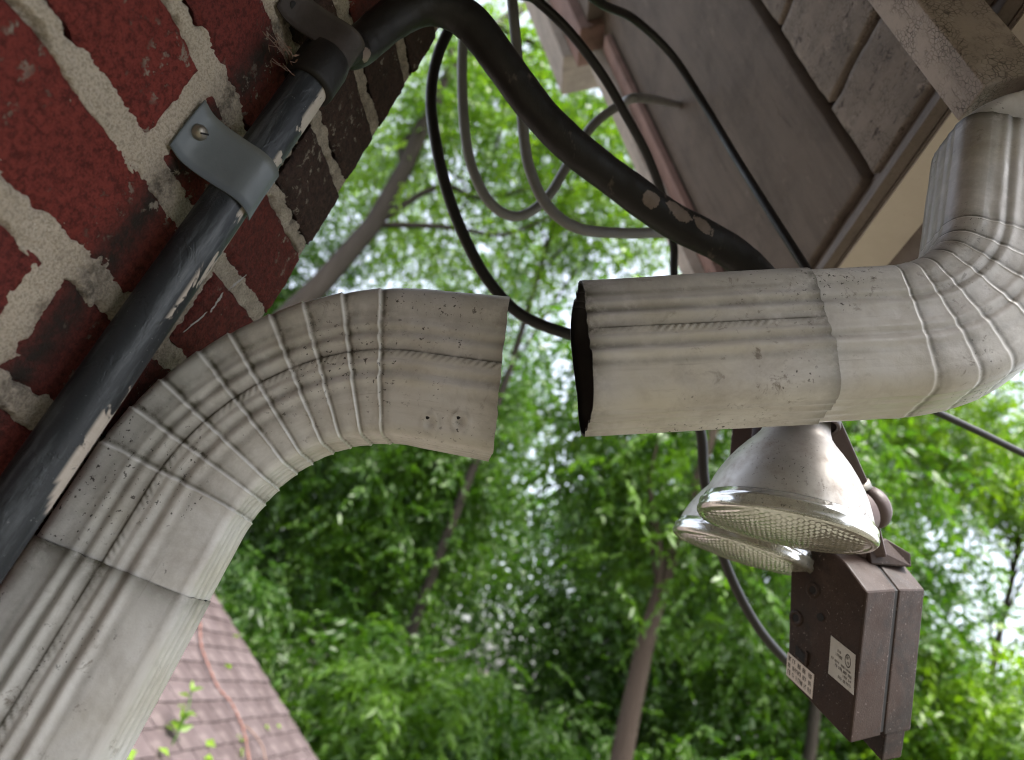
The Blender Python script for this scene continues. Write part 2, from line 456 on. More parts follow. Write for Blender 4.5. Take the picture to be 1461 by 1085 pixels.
DARKIN = m_plain('tarnished_shaded_interior', (0.010, 0.009, 0.008), (0.022, 0.02, 0.018), 30, 0.8)  # tarnished inside, coloured near black for the shade deep in the tube
SOFFIT = m_wood('dark_weathered_soffit_paint', (0.112, 0.087, 0.070), (0.158, 0.125, 0.103), 0, 0.25, 0.0)
PLANK = m_wood('flaking_taupe_plank_paint', (0.19, 0.155, 0.126), (0.275, 0.228, 0.19), 1, 0.9, 0.6)
RAFTER = m_wood('crackled_grey_rafter_paint', (0.42, 0.365, 0.32), (0.55, 0.485, 0.435), 0, 1.0, 0.1)
TRIM = m_wood('pale_trim_paint', (0.44, 0.38, 0.335), (0.56, 0.495, 0.445), 0, 0.25, 0.1)
TRIMRED = m_wood('pinkish_trim_paint', (0.26, 0.16, 0.14), (0.34, 0.22, 0.19), 0, 0.25, 0.1)
FASCIA = m_wood('brown_fascia_paint', (0.15, 0.122, 0.104), (0.20, 0.165, 0.142), 1, 0.3, 0.1)
GUTTER = m_plain('sand_coloured_gutter_metal', (0.60, 0.535, 0.45), (0.72, 0.655, 0.565), 30, 0.6, 0.0005, 300, spots=(300, 0.68, (0.2, 0.15, 0.1)))
PLASTIC = m_dusty('dusty_brown_plastic', (0.029, 0.017, 0.0125), (0.048, 0.027, 0.019), 24, 0.52, 0.00025, 700, spots=(480, 0.64, (0.20, 0.165, 0.15)))
BRONZE = m_plain('bronze_painted_metal', (0.07, 0.045, 0.040), (0.11, 0.074, 0.068), 30, 0.48, 0.0003, 400)
PAINT = m_plain('old_white_paint', (0.30, 0.27, 0.25), (0.46, 0.43, 0.40), 200, 0.8)
HOLE = m_plain('dark_hole', (0.006, 0.005, 0.005), (0.012, 0.01, 0.01), 40, 0.8)
STICKER = m_plain('silver_label_foil', (0.40, 0.37, 0.33), (0.55, 0.52, 0.47), 90, 0.45, 0.0001, 300, spots=(260, 0.64, (0.26, 0.23, 0.2)))
STICKER2 = m_plain('cream_label_paper', (0.55, 0.47, 0.41), (0.66, 0.58, 0.51), 90, 0.55, 0.0001, 300)
INK = m_plain('label_ink', (0.05, 0.04, 0.036), (0.10, 0.085, 0.075), 200, 0.6)
GLASS = m_glass()
MIRROR = m_mirror()
SHINGLE = m_shingle()
BARK = m_plain('tree_bark', (0.025, 0.020, 0.016), (0.06, 0.049, 0.040), 6, 0.9, 0.02, 22, stretch=(1, 1, 0.25), spec=0.2)
PALEBARK = m_plain('brown_grey_tree_bark', (0.055, 0.040, 0.030), (0.10, 0.074, 0.057), 6, 0.9, 0.02, 22, stretch=(1, 1, 0.25), spec=0.2)  # paler brown-grey bark for the slim tree
LEAF_D = m_leaf('deep_green_leaf', (0.017, 0.047, 0.008), (0.070, 0.135, 0.015), (0.8, 1.0, 0.3))
LEAF_M = m_leaf('green_leaf', (0.022, 0.062, 0.008), (0.092, 0.17, 0.016), (0.9, 1.05, 0.25))
LEAF_L = m_leaf('lime_leaf', (0.042, 0.10, 0.009), (0.15, 0.245, 0.02), (1.0, 1.05, 0.25))
DRY = m_plain('dry_weed_stem', (0.16, 0.10, 0.075), (0.27, 0.17, 0.13), 80, 0.8)
VINE = m_plain('orange_red_vine_stem', (0.16, 0.066, 0.05), (0.24, 0.115, 0.088), 30, 0.7)
GROUND = m_plain('grassy_leaf_litter', (0.06, 0.058, 0.042), (0.10, 0.092, 0.068), 1.5, 0.95, 0.03, 9, spec=0.1)

# ------------------------------------------------------------------ ground
nx = 90
gx = np.sign(np.linspace(-1, 1, nx)) * np.abs(np.linspace(-1, 1, nx)) ** 2.6 * 1500
GX, GY = np.meshgrid(gx, gx, indexing='ij')
GZ = -2.9 + 0.16 * fbm(GX / 4, GY / 4, 5) * np.clip(np.hypot(GX, GY) / 6, 0, 1) - np.clip(GY - 6, 0, 12) * 0.04
mesh('ground', np.stack([GX, GY, GZ], -1).reshape(-1, 3), [grid_faces(nx, nx)[:, ::-1]], GROUND, kind='structure')

# ------------------------------------------------------------------ brick wall
WX = -0.275
COURSE, JB, JH = 0.0672, 0.0135, 0.013
Z0 = 0.0316                                   # centre of a bed joint
CORNER = 0.427
EVEN = [CORNER + JH / 2, 0.258, 0.045, -0.168, -0.381]
ODD = [CORNER + JH / 2, 0.345, 0.150, -0.063, -0.276, -0.489]
def joints(k): return EVEN if k % 2 == 0 else ODD
wall = thing('brick_wall', (WX, 0.2, -2.9), 'red brick house wall with sandy mortar, ending at its corner', 'wall')
m = MB()
m.box((WX - 0.16, (CORNER - 0.012 - 7.5) / 2 - 0.0, -0.85), (0.135, (CORNER - 0.012 + 7.5) / 2, 2.05))
m.build('wall_core', MORTAR, wall)
def soot_shade_at(y, z):  # soot beside the conduit; past it, grime and missing light darken the colour
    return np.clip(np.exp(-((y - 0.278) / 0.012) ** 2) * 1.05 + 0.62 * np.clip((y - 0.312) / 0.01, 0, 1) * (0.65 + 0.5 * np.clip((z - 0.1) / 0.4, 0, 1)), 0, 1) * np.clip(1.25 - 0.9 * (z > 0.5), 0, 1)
K0, K1 = -9, 10
for k in range(K0, K1):
    zb = Z0 + k * COURSE + JB / 2; zt = zb + COURSE - JB
    J = joints(k)
    for i in range(len(J) - 1):
        y1 = J[i] - JH / 2; y0 = J[i + 1] + JH / 2
        fine = y1 > 0.08 and -3 <= k <= 8
        d = 0.003 if fine else 0.02
        ny, nz = max(3, int((y1 - y0) / d)), max(3, int((zt - zb) / d))
        yy, zz = np.meshgrid(np.linspace(y0, y1, ny), np.linspace(zb, zt, nz), indexing='ij')
        e = np.minimum(np.minimum(yy - y0, y1 - yy), np.minimum(zz - zb, zt - zz))
        rr = 0.0035 * (1 + 0.6 * fbm(yy * 160, zz * 160, k + 9))
        x = WX - np.clip(rr - e, 0, None) ** 2 / 0.0045
        x = x + 0.0009 * fbm(yy * 60 + k * 7, zz * 60, 3) + 0.0006 * fbm(yy * 300, zz * 300, 13)
        x += RNG.uniform(-0.0012, 0.0012)
        jig = (e < 1e-9)
        yy = yy + jig * 0.0012 * fbm(zz * 200, yy * 200, 21); zz = zz + jig * 0.0012 * fbm(yy * 200, zz * 200, 25)
        V = np.stack([x, yy, zz], -1).reshape(-1, 3)
        F = [grid_faces(ny, nz)]
        idx = np.arange(ny * nz).reshape(ny, nz)
        per = np.concatenate([idx[:, 0], idx[-1, 1:], idx[-2::-1, -1], idx[0, -2:0:-1]])
        back = V[per].copy(); back[:, 0] = WX - 0.024
        nb = len(per); j2 = (np.arange(nb) + 1) % nb
        F.append(np.stack([per, np.arange(nb) + len(V), j2 + len(V), per[j2]], 1))
        V = np.vstack([V, back])
        yv, zv = V[:, 1], V[:, 2]
        yc, zc = (y0 + y1) / 2, (zb + zt) / 2
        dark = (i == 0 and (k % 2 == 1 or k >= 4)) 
        mt = BRICKS[2] if (dark and k >= 2) else BRICKS[1 if (k * 5 + i * 3) % 3 == 0 else 0]  # corner and top bricks take the colour darkened for grime and shade
        mesh('brick', V, F, mt, wall, attrs={'soot_shade': soot_shade_at(yv, zv)}, smooth=True)
# mortar: one sheet, smeared raggedly over the arrises of the bricks
def mortar_sheet(ya, yb, za, zb_, d):
    ny, nz = int((yb - ya) / d) + 1, int((zb_ - za) / d) + 1
    yy, zz = np.meshgrid(np.linspace(ya, yb, ny), np.linspace(za, zb_, nz), indexing='ij')
    kk = np.floor((zz - Z0) / COURSE).astype(int)
    zl = zz - (Z0 + kk * COURSE)
    dz = np.minimum(zl - JB / 2, COURSE - JB / 2 - zl)
    dy = np.full_like(yy, -1.0)
    for par, J in ((0, EVEN), (1, ODD)):
        best = np.full_like(yy, -1.0)
        for a, b in zip(J[1:], J[:-1]):
            best = np.maximum(best, np.minimum(yy - a - JH / 2, b - JH / 2 - yy))
        dy = np.where((kk % 2) == par, best, dy)
    e = np.minimum(dy, dz)
    rag = 0.0006 + 0.0085 * fbm(yy * 36, zz * 36, 31, 3) + 0.0065 * fbm(yy * 130, zz * 130, 35, 3) + 0.0022 * fbm(yy * 380, zz * 380, 37, 3)
    h = -0.0004 + 0.0014 * fbm(yy * 70, zz * 70, 41) + 0.0011 * fbm(yy * 380, zz * 380, 45, 3)
    h = h - np.clip(e - rag, 0, None) * 1.6
    right = np.clip((yy - 0.315) / 0.02, 0, 1)
    h = np.clip(h - 0.002 * right, -0.012, 0.003)
    h = np.where(yy > CORNER - 0.004, np.minimum(h, -0.004), h)
    V = np.stack([WX + h, yy, zz], -1).reshape(-1, 3)
    return V, [grid_faces(ny, nz)], soot_shade_at(yy, zz).ravel()
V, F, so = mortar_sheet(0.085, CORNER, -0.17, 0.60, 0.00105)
mesh('mortar', V, F, MORTAR, wall, attrs={'soot_shade': so})
for (a, b, c, d) in ((-0.5, 0.085, -0.56, 0.70), (0.085, CORNER, -0.56, -0.17), (0.085, CORNER, 0.60, 0.70)):
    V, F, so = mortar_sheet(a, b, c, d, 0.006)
    mesh('mortar', V, F, MORTAR, wall, attrs={'soot_shade': so})

rd = random.Random(3)
for (pa_, pb_) in (((352, 392), (326, 414)), ((318, 418), (300, 446)), ((296, 446), (262, 474))):
    n_ = 14
    L_, R__ = [], []
    for i in range(n_):
        t = i / (n_ - 1); c = onX(pa_[0] + (pb_[0] - pa_[0]) * t + rd.uniform(-1, 1), pa_[1] + (pb_[1] - pa_[1]) * t + rd.uniform(-1, 1), WX + 0.0022)
        wd_ = 0.0008 * rd.uniform(0.3, 1.5) * math.sin(0.25 + 2.7 * t)
        L_.append(c + np.array([0.0003, wd_, wd_])); R__.append(c - np.array([0.0003, wd_, wd_]))
    mesh('paint_drip', L_ + R__, [(i, i + 1, n_ + i + 1, n_ + i) for i in range(n_ - 1)], PAINT, wall, smooth=False)

# ------------------------------------------------------------------ eave (roof underside, fascia, gutter)
TAN = 1.43
DN = np.array([TAN, 0, 1.0]) / math.hypot(TAN, 1)        # roof normal, up and out
DS = np.array([1.0, 0, -TAN]) / math.hypot(TAN, 1)       # down the slope
DC = 0.847
def deck(X, Y, off=0.0):                                  # point on the underside of the roof, off metres below it
    return np.array([X, Y, DC - TAN * X]) - DN * off
eave = thing('eave', (0.17, 0.3, 0.59), 'weathered brown wooden eave with flaking planks and pale trim, above the pipes', 'eave')
def slope_box(name, Xa, Xb, Ya, Yb, off0, off1, mat, bev=0.0015, **k):
    """a board on the roof slope between Xa and Xb (measured on the deck plane), off0..off1 metres below it"""
    a, b = deck(Xa, 0), deck(Xb, 0)
    c = (a + b) / 2; c[1] = (Ya + Yb) / 2; c = c - DN * (off0 + off1) / 2
    L = np.linalg.norm(a - b) / 2
    return MB().box(c, (L, (Yb - Ya) / 2, abs(off1 - off0) / 2), (DS, np.array([0, 1.0, 0]), DN)).build(name, mat, eave, bev, **k)
def rough_board(name, Xa, Xb, Ya, Yb, mat, th=0.018, chip=0.0013, seed=0):
    a, b = deck(Xa, 0), deck(Xb, 0)
    L = np.linalg.norm(a - b); ny = int((Yb - Ya) / 0.006) + 2; nl = int(L / 0.006) + 2
    yy, ll = np.meshgrid(np.linspace(Ya, Yb, ny), np.linspace(0, L, nl), indexing='ij')
    e = lambda d: np.exp(-d / 0.004)
    n1 = np.clip(fbm(yy * 28, yy * 0 + seed, 3, 4) * 1.6 + 0.2, -0.3, 1.2); n2 = np.clip(fbm(yy * 28, yy * 0 + seed + 9, 5, 4) * 1.6 + 0.2, -0.3, 1.2)
    l2 = ll + chip * n1 * e(ll) - chip * n2 * e(L - ll)
    y2 = yy - chip * 1.4 * np.clip(fbm(ll * 40, ll * 0 + seed, 7, 4) * 1.6 + 0.2, -0.2, 1.2) * e(Yb - yy)
    lift = 0.0012 * fbm(yy * 6, ll * 9 + seed, 9) - 0.0025 * (e(ll) + e(L - ll) + e(Yb - yy)) * (0.2 + 0.3 * n1)
    P = a[None, None, :] + l2[..., None] * DS + lift[..., None] * (-DN)
    P = P.copy(); P[..., 1] = y2
    V = P.reshape(-1, 3); idx = np.arange(ny * nl).reshape(ny, nl)
    per = np.concatenate([idx[:, 0], idx[-1, 1:], idx[-2::-1, -1], idx[0, -2:0:-1]]); nb = len(per); j2 = (np.arange(nb) + 1) % nb
    back = V[per] + DN * th
    F = [grid_faces(ny, nl), np.stack([per, per[j2], j2 + len(V), np.arange(nb) + len(V)], 1)]
    return mesh(name, np.vstack([V, back]), F, mat, eave)
x = 0.174
widths = [0.108, 0.137, 0.137, 0.137, 0.137, 0.137, 0.137]
for wd in widths:
    x2 = x - wd / math.hypot(1, TAN)
    rough_board('plank', x2 + 0.0035, x - 0.001, -0.3, 0.558, PLANK, seed=int(x * 999))
    slope_box('plank', x2 + 0.0042, x - 0.001, -7.5, -0.304, -0.018, 0.0, PLANK, 0.003)
    x = x2
rough_board('soffit_board', -1.0, 0.1695, 0.5735, 0.985, SOFFIT, seed=77, chip=0.0018)
slope_box('barge_trim', -0.272, 0.150, 0.987, 1.035, -0.03, 0.035, TRIM, 0.002)
slope_box('barge_moulding', -0.265, 0.145, 0.945, 0.985, 0.0025, 0.016, TRIMRED, 0.002)
slope_box('roof_deck', -1.6, 0.24, -7.5, 1.04, -0.075, -0.035, FASCIA, 0.002)
slope_box('upper_planks', -1.6, x - 0.004, -7.5, 0.560, -0.034, -0.020, FASCIA, 0.0)
# boxed trim where the barge steps up
slope_box('trim_block', -0.62, -0.290, 0.955, 1.050, -0.03, 0.055, TRIMRED, 0.003)
slope_box('trim_block', -0.62, -0.315, 1.053, 1.16, -0.03, 0.075, TRIM, 0.003)
slope_box('trim_block', -0.62, -0.300, 0.895, 0.953, -0.03, 0.035, FASCIA, 0.003)
# fascia and gutter
MB().box((0.1845, -3.25, 0.66), (0.006, 4.25, 0.083)).build('fascia', FASCIA, eave, 0.0015)
MB().box((0.1918, -3.25, 0.585), (0.0012, 4.25, 0.010)).build('drip_edge', FASCIA, eave)
g = MB()
gp = [(0.1935, 0.700), (0.1935, 0.572), (0.285, 0.566), (0.300, 0.575), (0.303, 0.610), (0.325, 0.650), (0.328, 0.695), (0.322, 0.695),
      (0.319, 0.652), (0.297, 0.612), (0.295, 0.579), (0.285, 0.570), (0.1965, 0.576), (0.1965, 0.700)]
g.prism([(a, -7.5, b) for a, b in gp], (0, 8.48, 0)).build('gutter', GUTTER, eave)
# cut rafter tail beside the spout
a0 = MB()
c2 = 0.728
ux = np.array([1, 0, -TAN]) 
def low(X, Y): return np.array([X, Y, c2 - TAN * X])
tip = onP(1372, 168, (TAN, 0, 1), c2)
Xt = tip[0]
H = 0.050
p0 = low(Xt, 0.348); p1 = p0 + DN * H; up = -DS * 0.75
poly = [p0, p1 - DS * 0.004, p1 + up, p0 + up]
for q_ in (0.22, 0.6):
    pk = MB().box(p1 - DS * q_ + np.array([0, 0.017, 0]) + DN * 0.008, (0.03, 0.015, 0.009), (DS, np.array([0, 1., 0]), DN)).build('packing_block', FASCIA, eave)
a0.prism(poly, (0, 0.034, 0)).build('rafter', RAFTER, eave, 0.0025, 3)

# ------------------------------------------------------------------ downspouts
def gau(x, c, s): return np.exp(-((x - c) / s) ** 2)
def profile(W, D, r=0.009):
    """list of perimeter samples: w (from outer edge), y (depth), outward normal, front coordinate or -1"""
    P = []
    fw = np.linspace(r, W - r, int((W - 2 * r) / 0.0007))
    for w in fw: P.append((w, 0.0, 0, -1, w, 0))
    for a in np.linspace(0, math.pi / 2, 8)[1:]:
        P.append((W - r + r * math.sin(a), r - r * math.cos(a), math.sin(a), -math.cos(a), -1, 0))
    for y in np.linspace(r, D - r, 44)[1:]: P.append((W, y, 1, 0, -1, y))
    for a in np.linspace(0, math.pi / 2, 5)[1:]:
        P.append((W - r + r * math.cos(a), D - r + r * math.sin(a), math.cos(a), math.sin(a), -1, 0))
    for w in np.linspace(W - r, r, 20)[1:]: P.append((w, D, 0, 1, -1, 0))
    for a in np.linspace(0, math.pi / 2, 5)[1:]:
        P.append((r - r * math.sin(a), D - r + r * math.cos(a), -math.sin(a), math.cos(a), -1, 0))
    for y in np.linspace(D - r, r, 44)[1:]: P.append((0, y, -1, 0, -1, y))
    for a in np.linspace(0, math.pi / 2, 8)[1:-1]:
        P.append((r - r * math.cos(a), r - r * math.sin(a), -math.cos(a), -math.sin(a), -1, 0))
    return np.array(P)
def sweep_spout(name, parent, path, s0, s1, W, D, YF, ds=0.0011, grow=0.0, ridges=(), amp=0.0018, seam=None, shear=(0, 0), flutes=1.0, seed=0,
                mirror=False, endgrime=(0.25, 0.25), step=0.0, tooth_amp=0.00030, dirt=0.0, flare=0.0, holes=(), lip=0.45, wob=1.0, yaw=0.0, foff=0.0, wearf=1.0, lipw=0.0005, tuck=None, topdark=0.25, shw=0.0, cr_=0.009):
    """path(s) -> (x, z, theta).  w runs from the outer (wall / upper) side to the inner side."""
    PR = profile(W, D, cr_)
    s = np.arange(s0, s1 + ds / 2, ds)
    n = len(s); k = len(PR)
    w, y, nw, ny, fc, sy = PR.T
    S2 = np.repeat(s[:, None], k, 1)
    off = np.zeros((n, k)) + grow + flare * np.clip(1 - (s1 - S2) / 0.13, 0, 1)
    front = fc >= 0
    q = 0.101 / W
    f = np.where(front, (W - fc) if mirror else fc, 0) * q
    prof = (0.0016 * gau(f, .0185 + foff, .0032) + 0.0016 * gau(f, .0285 + foff, .0032) - 0.0008 * gau(f, .0235 + foff, .0022)
            + 0.0013 * gau(f, .0455 + foff, .0028) + 0.0018 * gau(f, .0565 + foff, .0034) - 0.0011 * gau(f, .0510 + foff, .0024)
            + 0.0 * f) * front
    side = (0.0010 * (gau(sy, .26 * D, .002) + gau(sy, .41 * D, .002) + gau(sy, .6 * D, .002) + gau(sy, .75 * D, .002))) * (sy > 0)
    fl = flutes * (prof + side)
    ic = np.zeros(k); i0 = int(front.sum()); nfade = 52
    ic[:i0] = 1; ic[i0:i0 + nfade] = 1 - np.arange(1, nfade + 1) / nfade
    crown_ = np.clip((f - .060) / .031, 0, 1) ** 2; crown_[i0:i0 + nfade] = crown_[i0 - 1]
    off -= 0.0040 * (crown_ * ic)[None, :]
    grime = np.zeros((n, k)) + dirt + topdark * np.clip(1 - w / W * 1.5, 0, 1)[None, :]; wear = np.zeros((n, k))  # darker towards the outer, upper edge
    off += fl
    sw = 0
    if seam is not None:
        sw, teeth0, teeth1 = seam
        strip = front * (1 / (1 + np.exp(-(f - sw) / 0.0002))) * (1 / (1 + np.exp((f - sw - 0.0042) / 0.0006)))
        off += 0.0006 * strip + (step * ic * np.where(front, 1 / (1 + np.exp(-(np.clip(f, 0, 1) - sw) / 0.0002)), 1.0))
        ph = (S2 / 0.0042 + (f - sw) * 190)
        ph = ph + 0.35 * fbm(S2 * 45 + seed, S2 * 0, 39, 2)
        tooth = np.clip(np.sin(ph * 2 * np.pi) * 1.4, -1, 1) * (0.65 + 0.7 * fbm(S2 * 60 + seed, S2 * 0 + 7, 43, 2))
        tz = ((S2 > teeth0) & (S2 < teeth1)) * strip
        off += tooth_amp * tooth * tz
        wear += 0.2 * np.clip(tooth, 0, 1) * tz
        grime += 0.65 * front * gau(f, sw - 0.0005, 0.0005) + 0.3 * front * gau(f, sw, 0.004) + 0.35 * np.clip(-tooth, 0, 1) * tz
    # pleats: every segment flares towards its neighbour and ends in a thin folded lip
    inner = np.clip(w / W, 0, 1) if not mirror else np.clip(1 - w / W, 0, 1)
    wav = 0.0012 * fbm(np.repeat((w * 55)[None, :], n, 0) + seed, S2 * 3 + y[None, :] * 30, 17) + 0.7 * fl[None, :]
    S3 = S2 + (wob * wav if len(ridges) else 0)
    rd_ = list(ridges)
    for j, rs in enumerate(rd_):
        u = S3 - rs
        sp = (rd_[j + 1] - rs) if j + 1 < len(rd_) else (rs - rd_[j - 1])
        A = amp * (0.85 + 0.4 * random.random())
        Aj = A * (1 + 0.15 * inner[None, :])
        off += Aj * np.where(u < 0, np.clip(1 + u / (sp * 0.85), 0, 1) ** 2.2 * 0.55, 0)          # rises to the fold
        off += Aj * lip * np.exp(-(u / lipw) ** 2)                                             # the lip
        off -= Aj * 0.30 * np.where(u > 0, np.exp(-((u - 0.002) / 0.0016) ** 2), 0)
        wear += wearf * gau(u, 0.0, lipw * 1.1) * (0.30 + 0.70 * (1 - inner[None, :]) ** 1.5 if wearf <= 1 else 1)
        grime += 0.55 * gau(u, 0.0022, 0.0011) + 0.20 * gau(u, 0.005, 0.003)
    off += 0.0007 * fbm(S2 * 11 + seed, np.arange(k)[None, :] / 30.0 + 0 * S2, 27, 3)
    off += 0.00018 * fbm(S2 * 70 + seed, np.arange(k)[None, :] / 9.0 + 0 * S2, 29, 2)
    grime += endgrime[0] * np.exp(-(S2 - s0) / 0.009) + endgrime[1] * np.exp(-(s1 - S2) / 0.009)
    vall = front * (gau(f, .0235 + foff, .0026) + 0.7 * gau(f, .0105 + foff, .0022) + gau(f, .051 + foff, .0028) + 0.8 * gau(f, .0635 + foff, .0026))
    grime += (0.45 * vall)[None, :] * (0.55 + 0.6 * fbm(S2 * 22 + seed, S2 * 0 + 3, 5, 3))
    if tuck is not None: off -= 0.0032 * np.clip((tuck - S2) / 0.0015, 0, 1)
    Ssh = S2 + shear[0] * y[None, :] * np.exp(-(S2 - s0) / 0.05) + shear[1] * y[None, :] * np.exp(-(s1 - S2) / 0.05)
    Ssh = Ssh + shw * (w / W)[None, :] * np.exp(-(s1 - S2) / 0.05)
    Ssh = Ssh + 0.0008 * fbm(np.arange(k)[None, :] / 7.0 + seed + 0 * S2, 0 * S2, 33, 3) * (np.exp(-(S2 - s0) / 0.006) + np.exp(-(s1 - S2) / 0.006))
    x, z, th = path(Ssh.ravel())
    x = x.reshape(n, k); z = z.reshape(n, k); th = th.reshape(n, k)
    a = (W / 2 - w)[None, :] + off * (-nw)[None, :]
    y2 = y[None, :] + off * ny[None, :]
    cy_, sy_ = math.cos(yaw), math.sin(yaw)
    a, y2 = a * cy_ + y2 * sy_, y2 * cy_ - a * sy_
    yy = YF + y2
    V = np.stack([x - np.sin(th) * a, yy, z + np.cos(th) * a], -1)
    for c in holes:
        dd = V - np.asarray(c); dd[..., 1] *= 0.3
        r_ = np.linalg.norm(dd, axis=2)
        V[..., 1] += 0.0010 * np.exp(-(r_ / 0.0030) ** 2) - 0.0003 * np.exp(-((r_ - 0.005) / 0.0018) ** 2)
        grime += 0.95 * np.exp(-(r_ / 0.0026) ** 2) + 0.25 * np.exp(-((r_ - 0.0062) / 0.0012) ** 2) * (0.5 + 0.5 * np.sin(S2 * 900))
    uv = np.stack([S2, np.repeat((np.arange(k) / k * 0.35)[None, :], n, 0)], -1)
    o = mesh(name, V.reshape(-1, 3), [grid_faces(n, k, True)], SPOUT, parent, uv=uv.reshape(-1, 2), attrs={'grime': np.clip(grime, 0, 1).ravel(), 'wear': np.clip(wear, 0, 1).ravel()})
    return o, V
def interior(parent, V):
    """inside skin of a spout: the same rings, drawn in a little"""
    Vs = V[::4]
    if len(V) % 4 != 1: Vs = np.concatenate([Vs, V[-1:]])
    c = Vs.mean(1, keepdims=True) if False else Vs.mean(axis=1, keepdims=True); d = Vs - c
    n, k = Vs.shape[:2]
    ins = np.full(n, 0.0045); ins[:2] = 0.0016; ins[-2:] = 0.0016
    Vi = c + d * (1 - ins[:, None, None] / np.maximum(np.linalg.norm(d, axis=2, keepdims=True), 0.01))
    Vall = np.concatenate([Vi.reshape(-1, 3), V[0], V[-1]])
    j = np.arange(k); j2 = (j + 1) % k
    F = [grid_faces(n, k, True)[:, ::-1], np.stack([j, j + n * k, j2 + n * k, j2], 1), np.stack([j + (n - 1) * k, j2 + (n - 1) * k, j2 + n * k + k, j + n * k + k], 1)]
    return mesh('lining', Vall, F, DARKIN, parent)

# lower downspout: runs up the wall, then bends out towards the eave
WL, DL, YL, YAW = 0.088, 0.050, 0.344, math.radians(14)
CXL, ZB, RL, TURN = -0.224, 0.018, 0.1245, math.radians(79.5)
def path_left(s):
    s = np.asarray(s, float); L = RL * TURN
    x = np.where(s < 0, CXL, 0.0); z = np.where(s < 0, ZB + s, 0.0); th = np.full_like(s, math.pi / 2)
    a = np.clip(s, 0, L) / RL
    arc = (s >= 0)
    th = np.where(arc, math.pi / 2 - a, th)
    ax = CXL + RL - RL * np.cos(a); az = ZB + RL * np.sin(a)
    ex = np.clip(s - L, 0, None)
    x = np.where(arc, ax + ex * math.cos(math.pi / 2 - TURN), x)
    z = np.where(arc, az + ex * math.sin(math.pi / 2 - TURN), z)
    return x, z, th
LL = RL * TURN
lower = thing('downspout', (CXL, 0.37, -1.2), 'cream downspout fixed to the brick wall, bending towards a gap at its cut end', 'downspout', 'two halves of the broken downspout')
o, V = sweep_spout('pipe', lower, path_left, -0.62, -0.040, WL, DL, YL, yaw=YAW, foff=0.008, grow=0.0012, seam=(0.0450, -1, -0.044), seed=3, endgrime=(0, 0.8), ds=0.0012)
interior(lower, V)
nr = 9
rl = [v + 0.0012 * math.sin(i_ * 2.7) for i_, v in enumerate(np.linspace(0.011, LL - 0.024, nr))]
HP = [onY(px, py, YL - 0.0005) for px, py in ((610, 597), (654, 597))]
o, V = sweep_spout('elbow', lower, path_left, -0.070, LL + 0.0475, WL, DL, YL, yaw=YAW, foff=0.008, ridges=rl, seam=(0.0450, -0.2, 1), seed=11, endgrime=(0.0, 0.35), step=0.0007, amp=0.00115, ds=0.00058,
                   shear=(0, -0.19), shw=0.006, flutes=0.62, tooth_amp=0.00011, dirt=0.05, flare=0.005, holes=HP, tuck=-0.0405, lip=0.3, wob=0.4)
interior(lower, V)
for c in HP:
    h = mesh('screw_hole', [c + np.array([0.0011 * math.cos(t) * (1 + .3 * math.sin(3 * t)), -0.0005, 0.0010 * math.sin(t)]) for t in np.linspace(0, 6.28, 12, endpoint=False)], [tuple(range(12))], HOLE, lower, smooth=False)

# upper downspout: comes down from the gutter, bends back towards the wall
TH0 = math.radians(23.0)
WR, DR, YR_ = 0.0835, 0.056, 0.321
QR = YR_ / 0.333
RR = 0.052 + WR / 2
CR = np.array([0.098, 0.3344])
LR = RR * (math.pi / 2 - TH0)
def path_right(s):
    s = np.asarray(s, float)
    a = TH0 + np.clip(s, 0, LR) / RR
    x = CR[0] + RR * np.sin(a); z = CR[1] - RR * np.cos(a)
    pre = np.clip(s, None, 0); post = np.clip(s - LR, 0, None)
    x = x + pre * math.cos(TH0); z = z + pre * math.sin(TH0) + post
    return x, z, a
upper = thing('downspout', (CR[0] + RR, 0.36, 0.56), 'cream downspout hanging from the gutter, its open dark end facing the gap', 'downspout', 'two halves of the broken downspout')
SE = -0.180
SJ = -0.048
o, V = sweep_spout('pipe', upper, path_right, SE, SJ, WR, DR, YR_, foff=0.009, grow=0.0012, seam=(0.0465, -1, 1), seed=23, topdark=0.35, cr_=0.014, shear=(-0.08, 0.02), endgrime=(0.6, 0.6))
interior(upper, V)
o, V = sweep_spout('elbow', upper, path_right, SJ - 0.02, LR + 0.088, WR, DR, YR_, tuck=SJ - 0.0006, topdark=0.3, cr_=0.014, foff=0.009, ridges=[0.002 + 0.0170 * i + 0.0012 * math.sin(i * 2.3) for i in range(7)], amp=0.00033, lipw=0.0004, wob=0.05, flutes=0.38, lip=0.8, wearf=1.4, seed=37, endgrime=(0.2, 0.7), ds=0.00062, dirt=0.06)
interior(upper, V)
# outlet between gutter and elbow
rings = []
for zz, x0, x1, y0, y1 in ((0.419, 0.154, 0.230, 0.326, 0.374), (0.434, 0.157, 0.234, 0.326, 0.376), (0.454, 0.172, 0.249, 0.328, 0.380), (0.478, 0.195, 0.268, 0.332, 0.386), (0.520, 0.208, 0.282, 0.336, 0.392), (0.5668, 0.210, 0.284, 0.342, 0.402)):
    q = []
    for cx, cy, a0_ in ((x1 - .012, y1 - .012, 0), (x0 + .012, y1 - .012, 90), (x0 + .012, y0 + .012, 180), (x1 - .012, y0 + .012, 270)):
        for a in np.linspace(0, 90, 7): q.append((cx + .012 * math.cos(math.radians(a0_ + a)), cy + .012 * math.sin(math.radians(a0_ + a)), zz))
    rings.append(q)
rings = catmull(np.array(rings).reshape(6, -1), 6)
kq = rings.shape[1] // 3
V = rings.reshape(-1, 3)
mesh('outlet', V, [grid_faces(len(rings), kq, True)], SPOUT, upper, uv=V[:, [2, 0]] * 1.0, attrs={'grime': np.clip(0.9 * np.exp(-(V[:, 2] - 0.419) / 0.012), 0, 1)})

